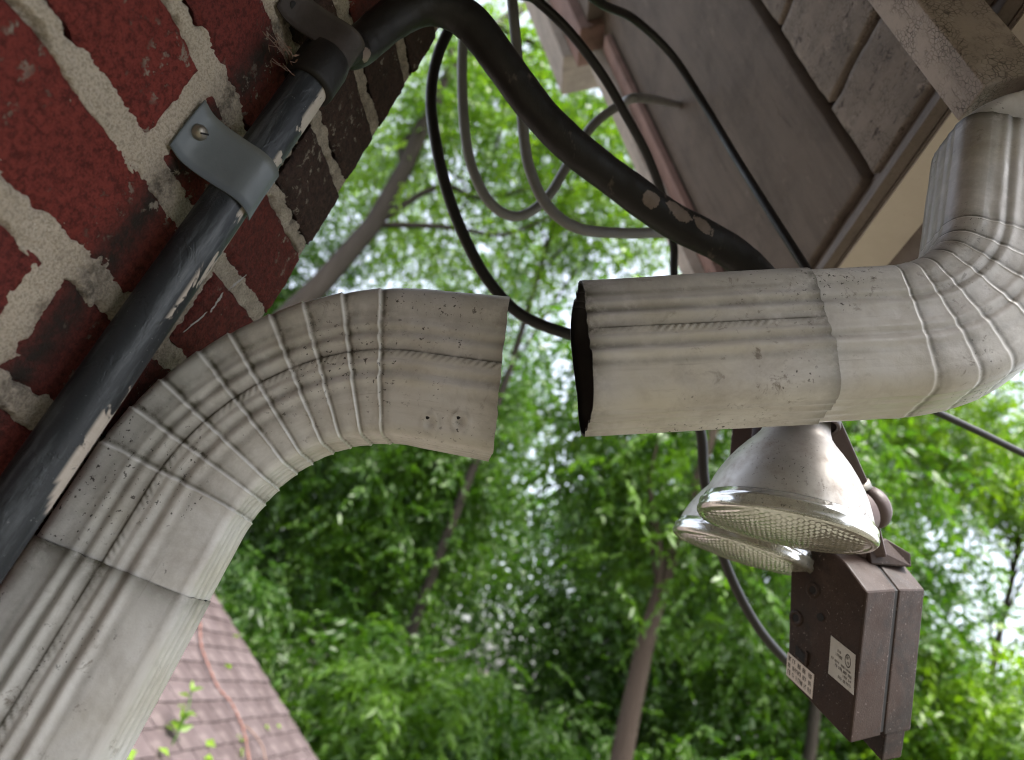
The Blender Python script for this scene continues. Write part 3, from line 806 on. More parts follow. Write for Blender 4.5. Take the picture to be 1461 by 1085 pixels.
# ------------------------------------------------------------------ conduit, straps
con = thing('conduit', (-0.25, 0.30, -1.2), 'dark grey conduit with peeling paint climbing the brick wall beside the downspout', 'conduit')
CY, CXC, CRAD = 0.2985, -0.2535, 0.0128
zs = np.linspace(-1.2, 0.30, 420)
P = np.stack([np.full_like(zs, CXC), np.full_like(zs, CY), zs], 1)
segs = 40
V, F, U = tube_data(P, CRAD, segs)
ang = np.arctan2(V[:, 1] - CY, V[:, 0] - CXC)             # 0 = towards +X, +90 = away along the wall
peel = np.clip(gau(ang, 0.42, 0.62) * np.clip((V[:, 2] + 0.02) / 0.03, 0, 1), 0, 1)
edge = np.clip(gau(ang, 0.98, 0.20 + 0.14 * fbm(V[:, 2] * 40, V[:, 2] * 0, 19)), 0, 1)
o = mesh('pipe', V, F, CONDUIT, con, uv=U, attrs={'peel': (peel > 0.35) * 1.0, 'edge': (edge > 0.4) * 1.0})
lathe('coupling', [(0.278, CRAD), (0.278, 0.0155), (0.281, 0.0162), (0.300, 0.0164), (0.306, 0.0155)], (CXC, CY, 0), (0, 0, 1), DARKPIPE, con, 40)
c0 = np.array([CXC, CY, 0.290])
bend = [c0, np.array([CXC + 0.0015, CY + 0.001, 0.318]), at(510, 68, .458), at(560, 28, .472), at(612, 8, .482), at(668, 30, .492), at(716, 90, .50), at(762, 153, .51), at(815, 208, .52), at(880, 258, .535), at(955, 312, .55), at(1040, 358, .565), at(1085, 400, .565), at(1115, 450, .56)]
P = catmull(bend, 22)
tt = np.linspace(0, 1, len(P))
V, F, U = tube_data(P, 0.0128 + 0.0016 * np.clip(tt * 1.3, 0, 1) + 0.0005 * fbm(tt * 30, tt * 0, 11, 3), 36)
V = V + (0.0007 * fbm(U[:, 0] * 45, U[:, 1] * 9, 15, 3))[:len(V), None] * (V - np.vstack([np.repeat(P, 36, 0), P[0], P[-1]])) / 0.0140
scr = np.zeros(len(V))
for (qx, qy, qd, ql, qw) in ((965, 302, .538, .020, .0035), (928, 285, .530, .010, .004), (1000, 322, .545, .016, .003), (520, 78, .45, .010, .003)):
    d_ = V - at(qx, qy, qd); td = nrm(at(qx + 40, qy + 24, qd) - at(qx, qy, qd))
    al = d_ @ td; pe = np.linalg.norm(d_ - al[:, None] * td, axis=1)
    scr = np.maximum(scr, np.exp(-(al / ql) ** 2) * np.exp(-(np.clip(pe - 0.002, 0, 1) / (qw * 1.6)) ** 2))
mesh('bent_pipe', V, F, DARKPIPE, con, uv=U, attrs={'scrape': scr})
e = nrm(at(1052, 364, .567) - at(1030, 352, .563))

def strap(name, zc, zw, mat, label, skew, yflat, hole):
    st = thing(name, (WX, yflat, zc), label, 'pipe strap')
    pr = [(yflat, -0.2735), (yflat + 0.0085, -0.2715), (CY - 0.0215, -0.2655), (CY - 0.0150, -0.2545), (CY - 0.0105, -0.2455), (CY - 0.006, -0.2405), (CY, -0.2387), (CY + 0.0055, -0.2395)]
    C = catmull([(a, b, 0) for a, b in pr], 6)[:, :2]
    n = len(C); t = np.gradient(C, axis=0); t /= np.linalg.norm(t, axis=1)[:, None]
    nn = np.stack([-t[:, 1], t[:, 0]], 1)
    th = 0.0009
    zz = np.linspace(-zw / 2, zw / 2, 7)
    def sheet(o_):
        q = []
        for i in range(n):
            for zq in zz:
                c = C[i] + nn[i] * o_
                q.append((c[1] - 0.0006 * math.cos(zq / zw * 3), c[0], zc + zq + skew * (C[i][0] - yflat) )) 
        return np.array(q)
    A, B = sheet(0), sheet(th)
    V = np.vstack([A, B]); NA = len(A)
    g1 = grid_faces(n, 7)
    F = [g1[:, ::-1], g1 + NA]
    idx = np.arange(NA).reshape(n, 7)
    per = np.concatenate([idx[:, 0], idx[-1, 1:], idx[-2::-1, -1], idx[0, -2:0:-1]]); p2 = np.roll(per, -1)
    F.append(np.stack([per, p2, p2 + NA, per + NA], 1))
    mesh('strap_plate', V, F, mat, st)
    return st
st = strap('pipe_strap', 0.199, 0.0355, STRAP, 'light grey metal strap with a screw, clamping the conduit to red brick', -0.15, 0.2625, True)
sc = np.array([-0.2702, 0.2705, 0.2005])
lathe('screw', [(0.0030, 0.0001), (0.0030, 0.0020), (0.0022, 0.0036), (0.0008, 0.0044), (-0.002, 0.0045)], sc, (1, 0, 0), SCREW, st, 24)
sl = MB(); sl.box(sc + np.array([0.0029, 0, 0]), (0.0004, 0.0030, 0.0005), (np.array([1., 0, 0]), nrm([0, 1, 0.8]), nrm([0, -0.8, 1]))); 
sl.build('screw_slot', HOLE, st)
st2 = strap('pipe_strap', 0.312, 0.026, RUST, 'rusty brown strap with an empty hole, beside the pipe coupling', 0.1, 0.262, True)
lathe('hole', [(0.0011, 0.0001), (0.0011, 0.0028), (-0.001, 0.0028)], (-0.2722, 0.2700, 0.312), (1, 0, 0), HOLE, st2, 18)

# ------------------------------------------------------------------ cables
def cable(pts, r, mat, label, group='cables looped between wall and eave', n=14):
    P = catmull([at(*p) for p in pts], n)
    o = tube('cable', P - 0, r, mat, None, 14)
    return tag(o, label, 'cable', group)
cable([(800, -620, 1.25), (725, -260, .85), (690, -60, .70), (664, 0, .69), (628, 70, .68), (615, 135, .67), (622, 205, .66), (640, 280, .66), (668, 350, .66), (700, 405, .66), (745, 450, .66), (812, 477, .66), (880, 490, .68), (960, 540, .72), (998, 610, .74), (1006, 690, .76), (1030, 790, .78), (1066, 870, .80), (1105, 925, .82), (1150, 965, .84), (1230, 1010, .86)], 0.0058, BLACK, 'long black cable sagging past the gap and down behind the spotlight bulbs')
cable([(830, -620, 1.27), (722, -260, .88), (690, -60, .74), (668, 0, .73), (660, 70, .72), (661, 160, .71), (672, 235, .71), (700, 290, .71), (738, 309, .72), (778, 285, .73), (810, 235, .75), (845, 180, .77), (885, 150, .79), (915, 140, .80), (970, 150, 1.15)], 0.0056, GREYSHEEN, 'grey cable curling in a loop below the bent pipe, in front of the leaves')
cable([(870, -620, 1.23), (762, -260, .82), (728, -60, .66), (731, 0, .655), (738, 80, .65), (747, 190, .645), (757, 245, .64), (782, 295, .64), (825, 326, .645), (890, 333, .66), (955, 333, .68), (1010, 345, .72), (1080, 400, .75)], 0.0054, GREYSHEEN, 'black cable coloured grey for sky sheen, dropping straight, then turning level towards the eave corner')  # black loop coloured grey in place of sky reflected along it
cable([(800, -560, 1.2), (705, -220, .78), (715, -40, .62), (765, 0, .63), (812, 45, .64), (858, 105, .66), (893, 165, .68), (925, 225, .71), (948, 290, .74), (961, 350, .75), (963, 400, .75), (985, 500, .75)], 0.0046, BLACK, 'thin black cable slanting across the leaves to the pale barge edge')
cable([(840, -520, 1.12), (785, -220, .72), (800, -60, .62), (850, 0, .66), (905, 28, .72), (958, 78, .76), (1004, 148, .75), (1050, 225, .71), (1100, 305, .66), (1148, 380, .62), (1185, 440, .60)], 0.0044, BLACK, 'thin black cable stretched along the dark soffit board')
cable([(1270, 555, .70), (1330, 585, .72), (1400, 618, .74), (1461, 648, .76), (1600, 715, .80)], 0.0040, BLACK, 'straight black wire coming out beneath the pleated upper elbow')

# ------------------------------------------------------------------ floodlight
bx = at(1128, 500, .57)
fl = thing('floodlight', bx, 'outdoor twin floodlight with two silver bulbs and a brown motion sensor', 'floodlight')
lathe('junction_box', [(-0.028, 0.0005), (-0.028, 0.036), (-0.025, 0.039), (0.022, 0.039), (0.026, 0.036), (0.026, 0.0005)], bx, nrm((0.35, 0.9, -0.1)), BRONZE, fl, 40)
def img_dir(v): return M3 @ nrm(v)
def bulb(c, a, name='bulb'):
    a = nrm(a)
    rim = [(0.0, 0.0560), (-0.0006, 0.0585), (0.0015, 0.0604), (0.0040, 0.0606), (0.0060, 0.0596), (0.0075, 0.0600), (0.0098, 0.0598), (0.0110, 0.0580), (0.0140, 0.0570)]
    body = [(0.0142, 0.0568), (0.020, 0.0553), (0.028, 0.0527), (0.036, 0.0492), (0.044, 0.0449), (0.052, 0.0397), (0.060, 0.0335), (0.066, 0.0283), (0.071, 0.0249), (0.076, 0.0234), (0.083, 0.0228), (0.090, 0.0220)]
    b = lathe(name, [(-z, r) for z, r in body] + [(-z, r - 0.0012) for z, r in body[::-1]], c, a, MIRROR, fl, 72)
    lathe('rim', [(-z, r) for z, r in rim] + [(-0.012, 0.0555), (-0.004, 0.0550), (0.0, 0.0560)], c, a, GLASS, b, 72)
    # dimpled lens: real small dimples on a shallow dome
    n = 66
    g_ = np.linspace(-1, 1, n); A, B = np.meshgrid(g_, g_, indexing='ij')
    X_ = A * np.sqrt(1 - B * B / 2); Y_ = B * np.sqrt(1 - A * A / 2)
    rr = np.hypot(X_, Y_)
    h = 0.0065 * (1 - rr ** 2) + 0.0009 * np.sin(X_ * 52) * np.sin(Y_ * 52) * (rr < 0.93) - 0.0005
    u = nrm(np.cross(a, [0.3, 0.9, 0.2])); w = np.cross(a, u)
    V = np.asarray(c) + 0.0562 * (X_[..., None] * u + Y_[..., None] * w) + h[..., None] * a
    mesh('lens', V.reshape(-1, 3), [grid_faces(n, n)], GLASS, b)
    s = lathe('socket', [(-z, r) for z, r in [(0.082, 0.0265), (0.080, 0.0285), (0.083, 0.0295), (0.088, 0.029), (0.090, 0.0255), (0.094, 0.0245), (0.135, 0.0245), (0.140, 0.021), (0.142, 0.0005)]], c, a, BRONZE, fl, 40)
    return b
a1 = img_dir((-0.26, 0.90, -0.31)); c1 = at(1117, 757, .470)
bulb(c1, a1)
a2 = img_dir((-0.33, 0.88, -0.26)); c2b = at(1056, 790, .58)
bulb(c2b, a2)
# lamp arms from the box to the sockets
def arm(name, p, q, wdt, thk, mat, bev=0.002, side=None):
    p, q = np.asarray(p), np.asarray(q); ax = nrm(q - p)
    s_ = nrm(np.cross(ax, side if side is not None else nrm(-(p + q)))); t_ = np.cross(ax, s_)
    return MB().box((p + q) / 2, (np.linalg.norm(q - p) / 2, wdt / 2, thk / 2), (ax, s_, t_)).build(name, mat, fl, bev)
arm('lamp_arm', bx, c1 - a1 * 0.138, 0.022, 0.016, BRONZE)
arm('lamp_arm', bx, c2b - a2 * 0.138, 0.022, 0.016, BRONZE)
arm('lamp_arm', at(1064, 560, .60), at(1052, 690, .575), 0.017, 0.014, BRONZE)
# sensor arm with knuckle
pa, pb = at(1145, 545, .560), at(1210, 694, .545)
arm('sensor_arm', pa, pb, 0.030, 0.026, BRONZE, 0.002)
e = nrm(pb - pa)
lathe('clamp_ring', [(-0.003, 0.014), (-0.003, 0.0165), (0.004, 0.0165), (0.004, 0.014)], at(1212, 697, .545), e, SCREW, fl, 30)
ck = at(1230, 728, .545); ka = img_dir((0.93, -0.22, 0.30))
lathe('knuckle', [(-0.024, 0.0005), (-0.024, 0.0165), (-0.021, 0.0185), (-0.001, 0.0185), (-0.0008, 0.0172), (0.0008, 0.0172), (0.001, 0.0185), (0.011, 0.0185), (0.015, 0.016), (0.015, 0.0005)], ck, ka, BRONZE, fl, 44)
arm('knuckle_stem', ck, at(1245, 792, .545), 0.020, 0.018, BRONZE)
# sensor housing: front shell and rear shell with a dark seam between them
A_ = at(1237, 845, .500); B_ = at(1213, 1062, .488); L_ = at(1128, 880, .552)
pn = nrm(np.cross(B_ - A_, L_ - A_)); pc = pn @ A_
def fp(px, py, lift=0.0):
    v = onP(px, py, pn, pc)
    return v + (pn if pn @ v < 0 else -pn) * lift
fpoly = [fp(*p) for p in ((1129, 782), (1188, 788), (1206, 803), (1237, 845), (1213, 1062), (1123, 967))]
ex1 = at(1279, 842, .519) - A_
ex2 = at(1283, 842, .521) - A_
ex3 = at(1320, 842, .538) - A_
fpoly = np.array(fpoly)
MB().prism(fpoly, ex1).build('sensor_housing', PLASTIC, fl, 0.0022, 3)
cen = fpoly.mean(0)
MB().prism(cen + (fpoly - cen) * 0.97 + ex1 * 0.9, (ex2 - ex1) * 2.2).build('housing_gasket', HOLE, fl)
MB().prism(fpoly + ex2, ex3 - ex2).build('rear_shell', PLASTIC, fl, 0.002, 3)
tb = np.array([fp(1213, 1058), fp(1150, 992), fp(1146, 1030), fp(1206, 1102)])
MB().prism(tb + ex2 * 1.08, (ex3 - ex2) * 0.72).build('mounting_tab', PLASTIC, fl, 0.0015)
tp = np.array([at(1240, 778, .535), at(1263, 768, .55), at(1300, 790, .548), at(1301, 810, .546), at(1243, 806, .533)])
MB().prism(tp, M3 @ np.array([-0.004, 0.002, 0.03])).build('hinge_block', PLASTIC, fl, 0.0015)
# holes, switch and stickers on the face
fn = pn if pn @ A_ < 0 else -pn
for (px, py, r_, ring) in ((1160, 842, .0031, 1), (1136, 882, .0030, 1), (1171, 881, .0033, 0)):
    c = fp(px, py)
    if ring: lathe('dial', [(0.0002, 0.0030), (0.0009, 0.0034), (0.0009, 0.0062), (0.0001, 0.0066)], c, fn, PLASTIC, fl, 28)
    lathe('screw_hole', [(0.0006, 0.0001), (0.0006, r_)], c, fn, HOLE, fl, 24)
def quad_on(name, px4, lift, mat, parent):
    return mesh(name, [fp(*p, lift) for p in px4], [(0, 1, 2, 3)], mat, parent, smooth=False)
sw = [(1136, 920), (1150, 934), (1149, 948), (1135, 934)]
quad_on('switch', sw, 0.0006, HOLE, fl)
o = MB().prism([fp(*p, 0.0) for p in ((1151, 929), (1154, 932), (1152, 951), (1149, 949))], fn * 0.0016).build('switch_lever', PLASTIC, fl)
def sticker(c4, mat, rows, label, circle=None):
    c4 = [np.array(p, float) for p in c4]
    def P(u, v): return (c4[0] * (1 - u) + c4[1] * u) * (1 - v) + (c4[3] * (1 - u) + c4[2] * u) * v
    m_ = MB().prism([fp(*p, 0.0001) for p in c4], fn * 0.0003).build('sticker', mat, fl); m_['label'] = label
    V = []; F = []
    rnd = random.Random(len(rows) * 5)
    for (u0, u1, v0, v1) in rows:
        nl = max(2, int((u1 - u0) / 0.042))
        for i in range(nl):
            ua = u0 + (u1 - u0) * i / nl; ub = ua + (u1 - u0) / nl * 0.74; um = ua + (ub - ua) * 0.38
            bars = [(ua, um, v0, v1)]
            if rnd.random() < 0.8: bars.append((um, ub, v0, v0 + (v1 - v0) * 0.24))
            if rnd.random() < 0.6: bars.append((um, ub, v0 + (v1 - v0) * 0.42, v0 + (v1 - v0) * 0.62))
            if rnd.random() < 0.5: bars.append((ub - (um - ua), ub, v0, v1))
            for (a, b, c, d) in bars:
                k = len(V)
                V += [fp(*P(a, c), 0.0005), fp(*P(b, c), 0.0005), fp(*P(b, d), 0.0005), fp(*P(a, d), 0.0005)]; F.append((k, k + 1, k + 2, k + 3))
    if circle:
        cu, cv, ru, rv = circle
        N = 28
        for sgn in (1, 0.8):
            V += [fp(*P(cu + ru * sgn * math.cos(t), cv + rv * sgn * math.sin(t)), 0.0005) for t in np.arange(N) / N * 2 * np.pi]
        b0 = len(V) - 2 * N
        F += [(b0 + i, b0 + (i + 1) % N, b0 + N + (i + 1) % N, b0 + N + i) for i in range(N)]
    mesh('printed_text', V, F, INK, m_, smooth=False)
sticker([(1186, 907), (1221, 935), (1218, 992), (1182, 961)], STICKER,
        [(.30, .45, .20, .28), (.24, .50, .31, .39), (.08, .18, .49, .56), (.22, .40, .50, .56), (.46, .86, .50, .56), (.24, .34, .60, .68), (.38, .52, .60, .68), (.56, .72, .60, .68), (.76, .90, .60, .68),
         (.56, .74, .72, .79), (.78, .90, .72, .79), (.38, .54, .83, .91), (.58, .66, .83, .91), (.70, .90, .83, .91), (.66, .76, .18, .27), (.70, .78, .31, .38)], 'torn silver sticker with a circled mark', (.72, .29, .12, .17))
sticker([(1124, 930), (1162, 963), (1159, 998), (1122, 963)], STICKER2,
        [(.06, .16, .10, .30), (.20, .32, .10, .30), (.40, .52, .10, .30), (.58, .70, .10, .30), (.80, .94, .10, .30), (.05, .14, .40, .58), (.22, .54, .40, .58), (.60, .74, .40, .58), (.82, .95, .40, .58),
         (.05, .16, .67, .89), (.22, .30, .68, .88), (.36, .40, .68, .88), (.44, .62, .68, .88), (.67, .76, .68, .88), (.81, .94, .68, .88)], 'cream sticker with three lines of print')

# ------------------------------------------------------------------ dry weed by the rusty strap
wd = thing('dry_weed', onX(400, 75, WX), 'tiny dry reddish weed growing from mortar beside the rusty strap', 'weed')
rd = random.Random(4)
b0 = onX(412, 92, WX + 0.001)
for i in range(9):
    e_ = onX(372 + rd.uniform(0, 45), 42 + rd.uniform(0, 55), WX + rd.uniform(0.006, 0.02))
    mid = (b0 + e_) / 2 + np.array([rd.uniform(0.002, 0.008), rd.uniform(-.004, .004), rd.uniform(-.004, .004)])
    P = catmull([b0, mid, e_], 8)
    s_ = tube('stem', P, np.linspace(0.0006, 0.0002, len(P)), DRY, wd, 5)
    for j in range(3):
        q = P[int(len(P) * (0.45 + 0.25 * j)) if j < 2 else -1]
        d_ = nrm(np.array([rd.uniform(.2, 1), rd.uniform(-1, 1), rd.uniform(-1, 1)])); sd_ = nrm(np.cross(d_, [0.2, 0.5, 0.8]))
        mesh('bud', [q, q + d_ * 0.002 + sd_ * 0.0007, q + d_ * 0.0045, q + d_ * 0.002 - sd_ * 0.0007], [(0, 1, 2, 3)], DRY, s_, smooth=False)

# ------------------------------------------------------------------ lower wing roof
rw = thing('house_wing', (-2.2, 4.0, -2.9), 'low house wing with a faded red shingle roof below the downspout', 'house')
PT = 0.557; RC = -0.286 - PT * 2.497
RN = nrm([PT, 0, 1]); RS = nrm([1, 0, -PT])
def rp(X, Y, o_=0.0): return np.array([X, Y, RC - PT * X]) + RN * o_
YR = 5.3
ca, cb = rp(-4.2, 0), rp(-0.15, 0)
cc = (ca + cb) / 2; cc[1] = (1.4 + YR - 0.015) / 2
MB().box(cc - RN * 0.05, (np.linalg.norm(ca - cb) / 2, (YR - 0.015 - 1.4) / 2, 0.04), (RS, np.array([0, 1., 0]), RN)).build('roof_slab', FASCIA, rw)
MB().box((-2.5, 3.25, -2.15), (1.9, 1.85, 0.75)).build('wall', FASCIA, rw)
L0 = rp(-0.22, 0); rows = 30; exp_ = 0.138
mesh_cache = []
rd = random.Random(9)
for r_ in range(0, rows):
    base = L0 - RS * (exp_ * r_)
    if base[0] < -2.95: break
    yy = YR + 0.01
    off_ = 0.0
    first = True
    while yy > (2.9 if r_ > 7 else 3.6):
        wd_ = 0.235 if not first else 0.235 * (0.5 if r_ % 2 else 1.0)
        first = False
        if not mesh_cache or len(mesh_cache) < 6:
            pass
        key = (round(wd_, 3), rd.randrange(4))
        hit = [mm for kk, mm in mesh_cache if kk == key]
        if hit: me = hit[0]
        else:
            q = rd.uniform(-0.006, 0.006)
            V = [(-0.15, -wd_ / 2, -0.004), (-0.15, wd_ / 2 - 0.008, -0.004), (0.07 + q, wd_ / 2 - 0.008, 0.004), (0.07, -wd_ / 2, 0.004),
                 (-0.15, -wd_ / 2, 0.0), (-0.15, wd_ / 2 - 0.008, 0.0), (0.07 + q, wd_ / 2 - 0.008, 0.013), (0.07, -wd_ / 2, 0.013)]
            F = [(0, 1, 2, 3), (7, 6, 5, 4), (0, 4, 5, 1), (1, 5, 6, 2), (2, 6, 7, 3), (3, 7, 4, 0)]
            me = bpy.data.meshes.new('shingle'); me.from_pydata(V, [], F); me.materials.append(SHINGLE); me.update()
            mesh_cache.append((key, me))
        o = bpy.data.objects.new('shingle', me)
        o.parent = rw
        p = np.array([base[0], yy - wd_ / 2, base[2]]) + RN * rd.uniform(0.0, 0.003) - org(rw)
        mt = Matrix((RS, (0, 1, 0), RN)).transposed().to_4x4(); mt.translation = Vector(p)
        o.matrix_local = mt
        COL.objects.link(o)
        yy -= wd_
# vine stem and bits of leaf on that roof
def onroof(px, py, lift=0.0):
    v = onP(px, py, (PT, 0, 1), RC); return v + RN * lift
P = catmull([onroof(276, 896, .05), onroof(281, 925, .03), onroof(290, 955, .035), onroof(306, 985, .025), onroof(322, 1008, .035), onroof(336, 1030, .025), onroof(343, 1055, .03), onroof(350, 1100, .03)], 8)
vn = tube('vine_stem', P, 0.0058 + 0.0025 * np.sin(np.arange(len(P)) * 1.7), VINE, None, 8); tag(vn, 'orange red vine stem snaking down the shingle roof', 'vine')
P = catmull([onroof(341, 1040, .03), onroof(352, 1048, .03), onroof(368, 1070, .03), onroof(374, 1100, .03)], 8)
tube('side_stem', P, 0.004, DRY, vn, 6)

# ------------------------------------------------------------------ foliage
def leaves_mesh(name, C, dirs, L, Wd, tint, mat, parent, fold=0.25, **k):
    """one folded four-point leaf (two triangles) per entry"""
    n = len(C)
    d = dirs / np.linalg.norm(dirs, axis=1)[:, None]
    up = RNG.normal(size=(n, 3)) + np.array([0, 0, 1.2])
    s = np.cross(d, up); s /= np.linalg.norm(s, axis=1)[:, None] + 1e-9
    nn = np.cross(s, d)
    L = L[:, None]; Wd = Wd[:, None]
    a = C; b = C + d * L * 0.45 + s * Wd + nn * Wd * fold; c = C + d * L - nn * L * 0.12; e = C + d * L * 0.45 - s * Wd + nn * Wd * fold
    V = np.stack([a, b, c, e], 1).reshape(-1, 3)
    i = np.arange(n)[:, None] * 4
    F = np.concatenate([i + np.array([[0, 1, 2]]), i + np.array([[0, 2, 3]])], 1).reshape(-1, 3)
    return mesh(name, V, [F], mat, parent, attrs={'tint': np.repeat(tint, 4)}, smooth=True, **k)
def sprays(tips, nper, leafL, spread, droop=0.5):
    """compound sprays: a drooping rachis at each tip with leaflets along it"""
    C = []; Dv = []
    n = len(tips)
    az = RNG.uniform(0, 2 * np.pi, n); el = RNG.normal(-0.25, 0.45, n)
    r = np.stack([np.cos(az) * np.cos(el), np.sin(az) * np.cos(el), np.sin(el)], 1)
    side = np.cross(r, [0, 0, 1.0]); side /= np.linalg.norm(side, axis=1)[:, None] + 1e-9
    for j in range(nper):
        t = (j // 2 + 0.5) / (nper / 2.0)
        sg = 1 if j % 2 else -1
        p = tips + r * (t * spread) + np.array([0, 0, -1.0]) * (droop * spread * t * t)
        dd = r * 0.75 + side * sg * 0.8 + np.array([0, 0, -0.55]) + RNG.normal(scale=0.28, size=(n, 3))
        C.append(p); Dv.append(dd)
    C = np.vstack(C); Dv = np.vstack(Dv)
    return C, Dv, leafL * RNG.uniform(0.7, 1.25, len(C))
def limb(p, q, r0, r1, n=9, wob=0.12):
    p, q = np.asarray(p, float), np.asarray(q, float); L = np.linalg.norm(q - p)
    t = np.linspace(0, 1, 5)[:, None]
    P = p + (q - p) * t; P[1:-1] += RNG.normal(scale=wob * L * 0.25, size=(3, 3)); P[1:-1, 2] += 0.06 * L
    P = catmull(P, 3); return P, np.linspace(r0, r1, len(P))
DENS = 1.5
def tree(name, base, top, r0, crown, nclump, nspray, leaf, label, mat, bark, cat='tree', nper=11, leafL=0.15, group='trees behind the house', clump_r=0.55, limbs=9, low=-1.0):
    """base, top: trunk ends; crown: (centre, radii)"""
    nspray = int(nspray * DENS)
    t_ = thing(name, base, label, cat, group)
    base, top = np.asarray(base, float), np.asarray(top, float)
    cc, rr = np.asarray(crown[0], float), np.asarray(crown[1], float)
    P, R_ = limb(base, top, r0, r0 * 0.35, wob=0.05)
    tr = tube('trunk', P, R_, bark, t_, 10)
    # clump centres, biased to the shell of the crown
    d = RNG.normal(size=(nclump, 3)); d /= np.linalg.norm(d, axis=1)[:, None]
    d[:, 2] = np.maximum(d[:, 2], low)
    rad = RNG.uniform(0.25, 1.0, nclump) ** 0.55
    lump = 0.8 + 0.35 * fbm(d[:, 0] * 2.2 + base[0], d[:, 1] * 2.2 + d[:, 2] * 1.7, 7)
    K = cc + d * rr * (rad * lump)[:, None]
    Vs, Fs, k0 = [], [], 0
    for i in range(limbs):
        q = K[i]; s0 = P[min(len(P) - 1, int(len(P) * RNG.uniform(0.5, 0.97)))]
        lp, lr = limb(s0, q, r0 * 0.28, r0 * 0.05)
        V, F, U = tube_data(lp, lr, 6, cap=False); Vs.append(V); Fs.append(F[0] + k0); k0 += len(V)
    mesh('limbs', np.vstack(Vs), [np.vstack(Fs)], bark, tr)
    tips = (K[:, None, :] + RNG.normal(scale=clump_r, size=(nclump, nspray, 3)) * np.array([1, 1, 0.7])).reshape(-1, 3)
    C, Dv, L = sprays(tips, nper, leafL, leafL * 3.0)
    ct = np.repeat(RNG.uniform(0, 1, nclump) ** 1.6 * 0.75, nspray)
    tint = np.clip(np.tile(ct, nper) + RNG.uniform(0, 0.45, len(C)), 0, 1)
    leaves_mesh('crown', C, Dv, L, L * RNG.uniform(0.17, 0.24, len(C)), tint, mat, t_)
    return t_
G = -2.9
# tall tree whose leaning trunk shows past the wall corner
tree('leaning_tree', (-5.6, 8.2, G), (-4.0, 8.4, 11.5), 0.24, ((-3.6, 9.5, 9.0), (4.2, 3.2, 4.0)), 52, 22, None, 'tall tree with a thick leaning dark trunk showing past the wall corner', LEAF_L, BARK, limbs=14, clump_r=0.6)
# slim tree whose trunk stands at the bottom of the picture
tree('slim_tree', (0.78, 6.6, G), (0.98, 6.7, 3.2), 0.13, ((1.0, 7.2, 3.0), (2.0, 1.7, 2.2)), 60, 20, None, 'slim tree with a bare brown trunk seen below the gap in the downspout', LEAF_M, PALEBARK, limbs=4, clump_r=0.42, leafL=0.12)
rows_ = []
# (x, y, crown centre z, rx, rz, clumps, sprays, leaf, text)
rows_ += [(-7.4, 13.2, 9.6, 3.6, 4.2, 36, 20, LEAF_L, 'tall lime tree rising above the dark trunk beside the wall corner'),
          (-4.3, 14.6, 8.8, 2.4, 4.0, 24, 20, LEAF_M, 'tall green tree filling the sky between the cable loops'),
          (1.6, 15.2, 9.0, 2.5, 3.8, 26, 20, LEAF_L, 'tall lime tree seen through the gap beneath the bent pipe'),
          (5.4, 13.4, 7.6, 3.0, 3.2, 54, 22, LEAF_L, 'tall lime tree below the pleated upper elbow and wire')]
rows_ += [(-8.6, 12.2, 5.4, 2.4, 3.0, 56, 24, LEAF_M, 'green tree past the wall corner, above the shingle roof'),
          (8.3, 14.2, 7.6, 1.9, 1.7, 34, 22, LEAF_L, 'small lime tree crown over the bright opening in the wood')]
rows_ += [(-9.5, 15, 3.2, 3.2, 4.6, 70, 24, LEAF_D, 'deep green tree deep in the wood, past the lower roof edge'),
          (-5.6, 13.5, 2.0, 2.6, 4.4, 70, 24, LEAF_D, 'dark bushy tree rising directly behind the shingle roof'),
          (-3.3, 12.2, 2.6, 1.9, 4.3, 66, 24, LEAF_M, 'mid green tree behind the left elbow and gap'),
          (1.3, 13.6, 2.4, 2.4, 4.8, 74, 24, LEAF_D, 'dark leafy tree behind the slim bare trunk'),
          (4.0, 12.4, 3.0, 2.7, 4.2, 74, 24, LEAF_M, 'green tree behind the twin floodlight bulbs'),
          (7.0, 11.6, 1.4, 2.6, 2.2, 54, 24, LEAF_L, 'light green tree behind the motion sensor'),
          (12.6, 15.6, 5.6, 3.0, 4.2, 62, 22, LEAF_L, 'lime tree at the far edge beyond the sensor'),
          (-7.6, 20, 5.4, 3.6, 7.0, 80, 22, LEAF_D, 'tall dark tree at the very back of the wood'),
          (-4.3, 19, 5.0, 3.0, 6.2, 80, 22, LEAF_M, 'tall green tree at the back, above the gap'),
          (3.2, 20, 4.8, 3.6, 6.2, 80, 22, LEAF_M, 'tall green tree at the back, behind the spotlight'),
          (8.6, 21, 4.4, 3.6, 4.8, 50, 22, LEAF_M, 'tall green tree at the back, by the bright opening'),
          (-2.3, 10.6, 9.6, 2.8, 2.6, 28, 20, LEAF_L, 'tall lime tree whose sparse crown hangs behind the loose cables'),
          (3.6, 10.2, 8.2, 3.0, 2.8, 40, 20, LEAF_L, 'tall lime tree with crown behind the eave corner')]
for (x_, y_, cz, rx, rz, nc, ns, lf, txt) in rows_:
    gz = -2.9 - min(max(y_ - 6, 0), 12) * 0.04
    tree('woodland_tree', (x_ + RNG.uniform(-.4, .4), y_ + 0.3, gz), (x_, y_, cz + rz * 0.45), 0.085 + 0.006 * rz, ((x_, y_, cz), (rx, rx * 0.85, rz)), nc, ns, None, txt, lf, BARK)
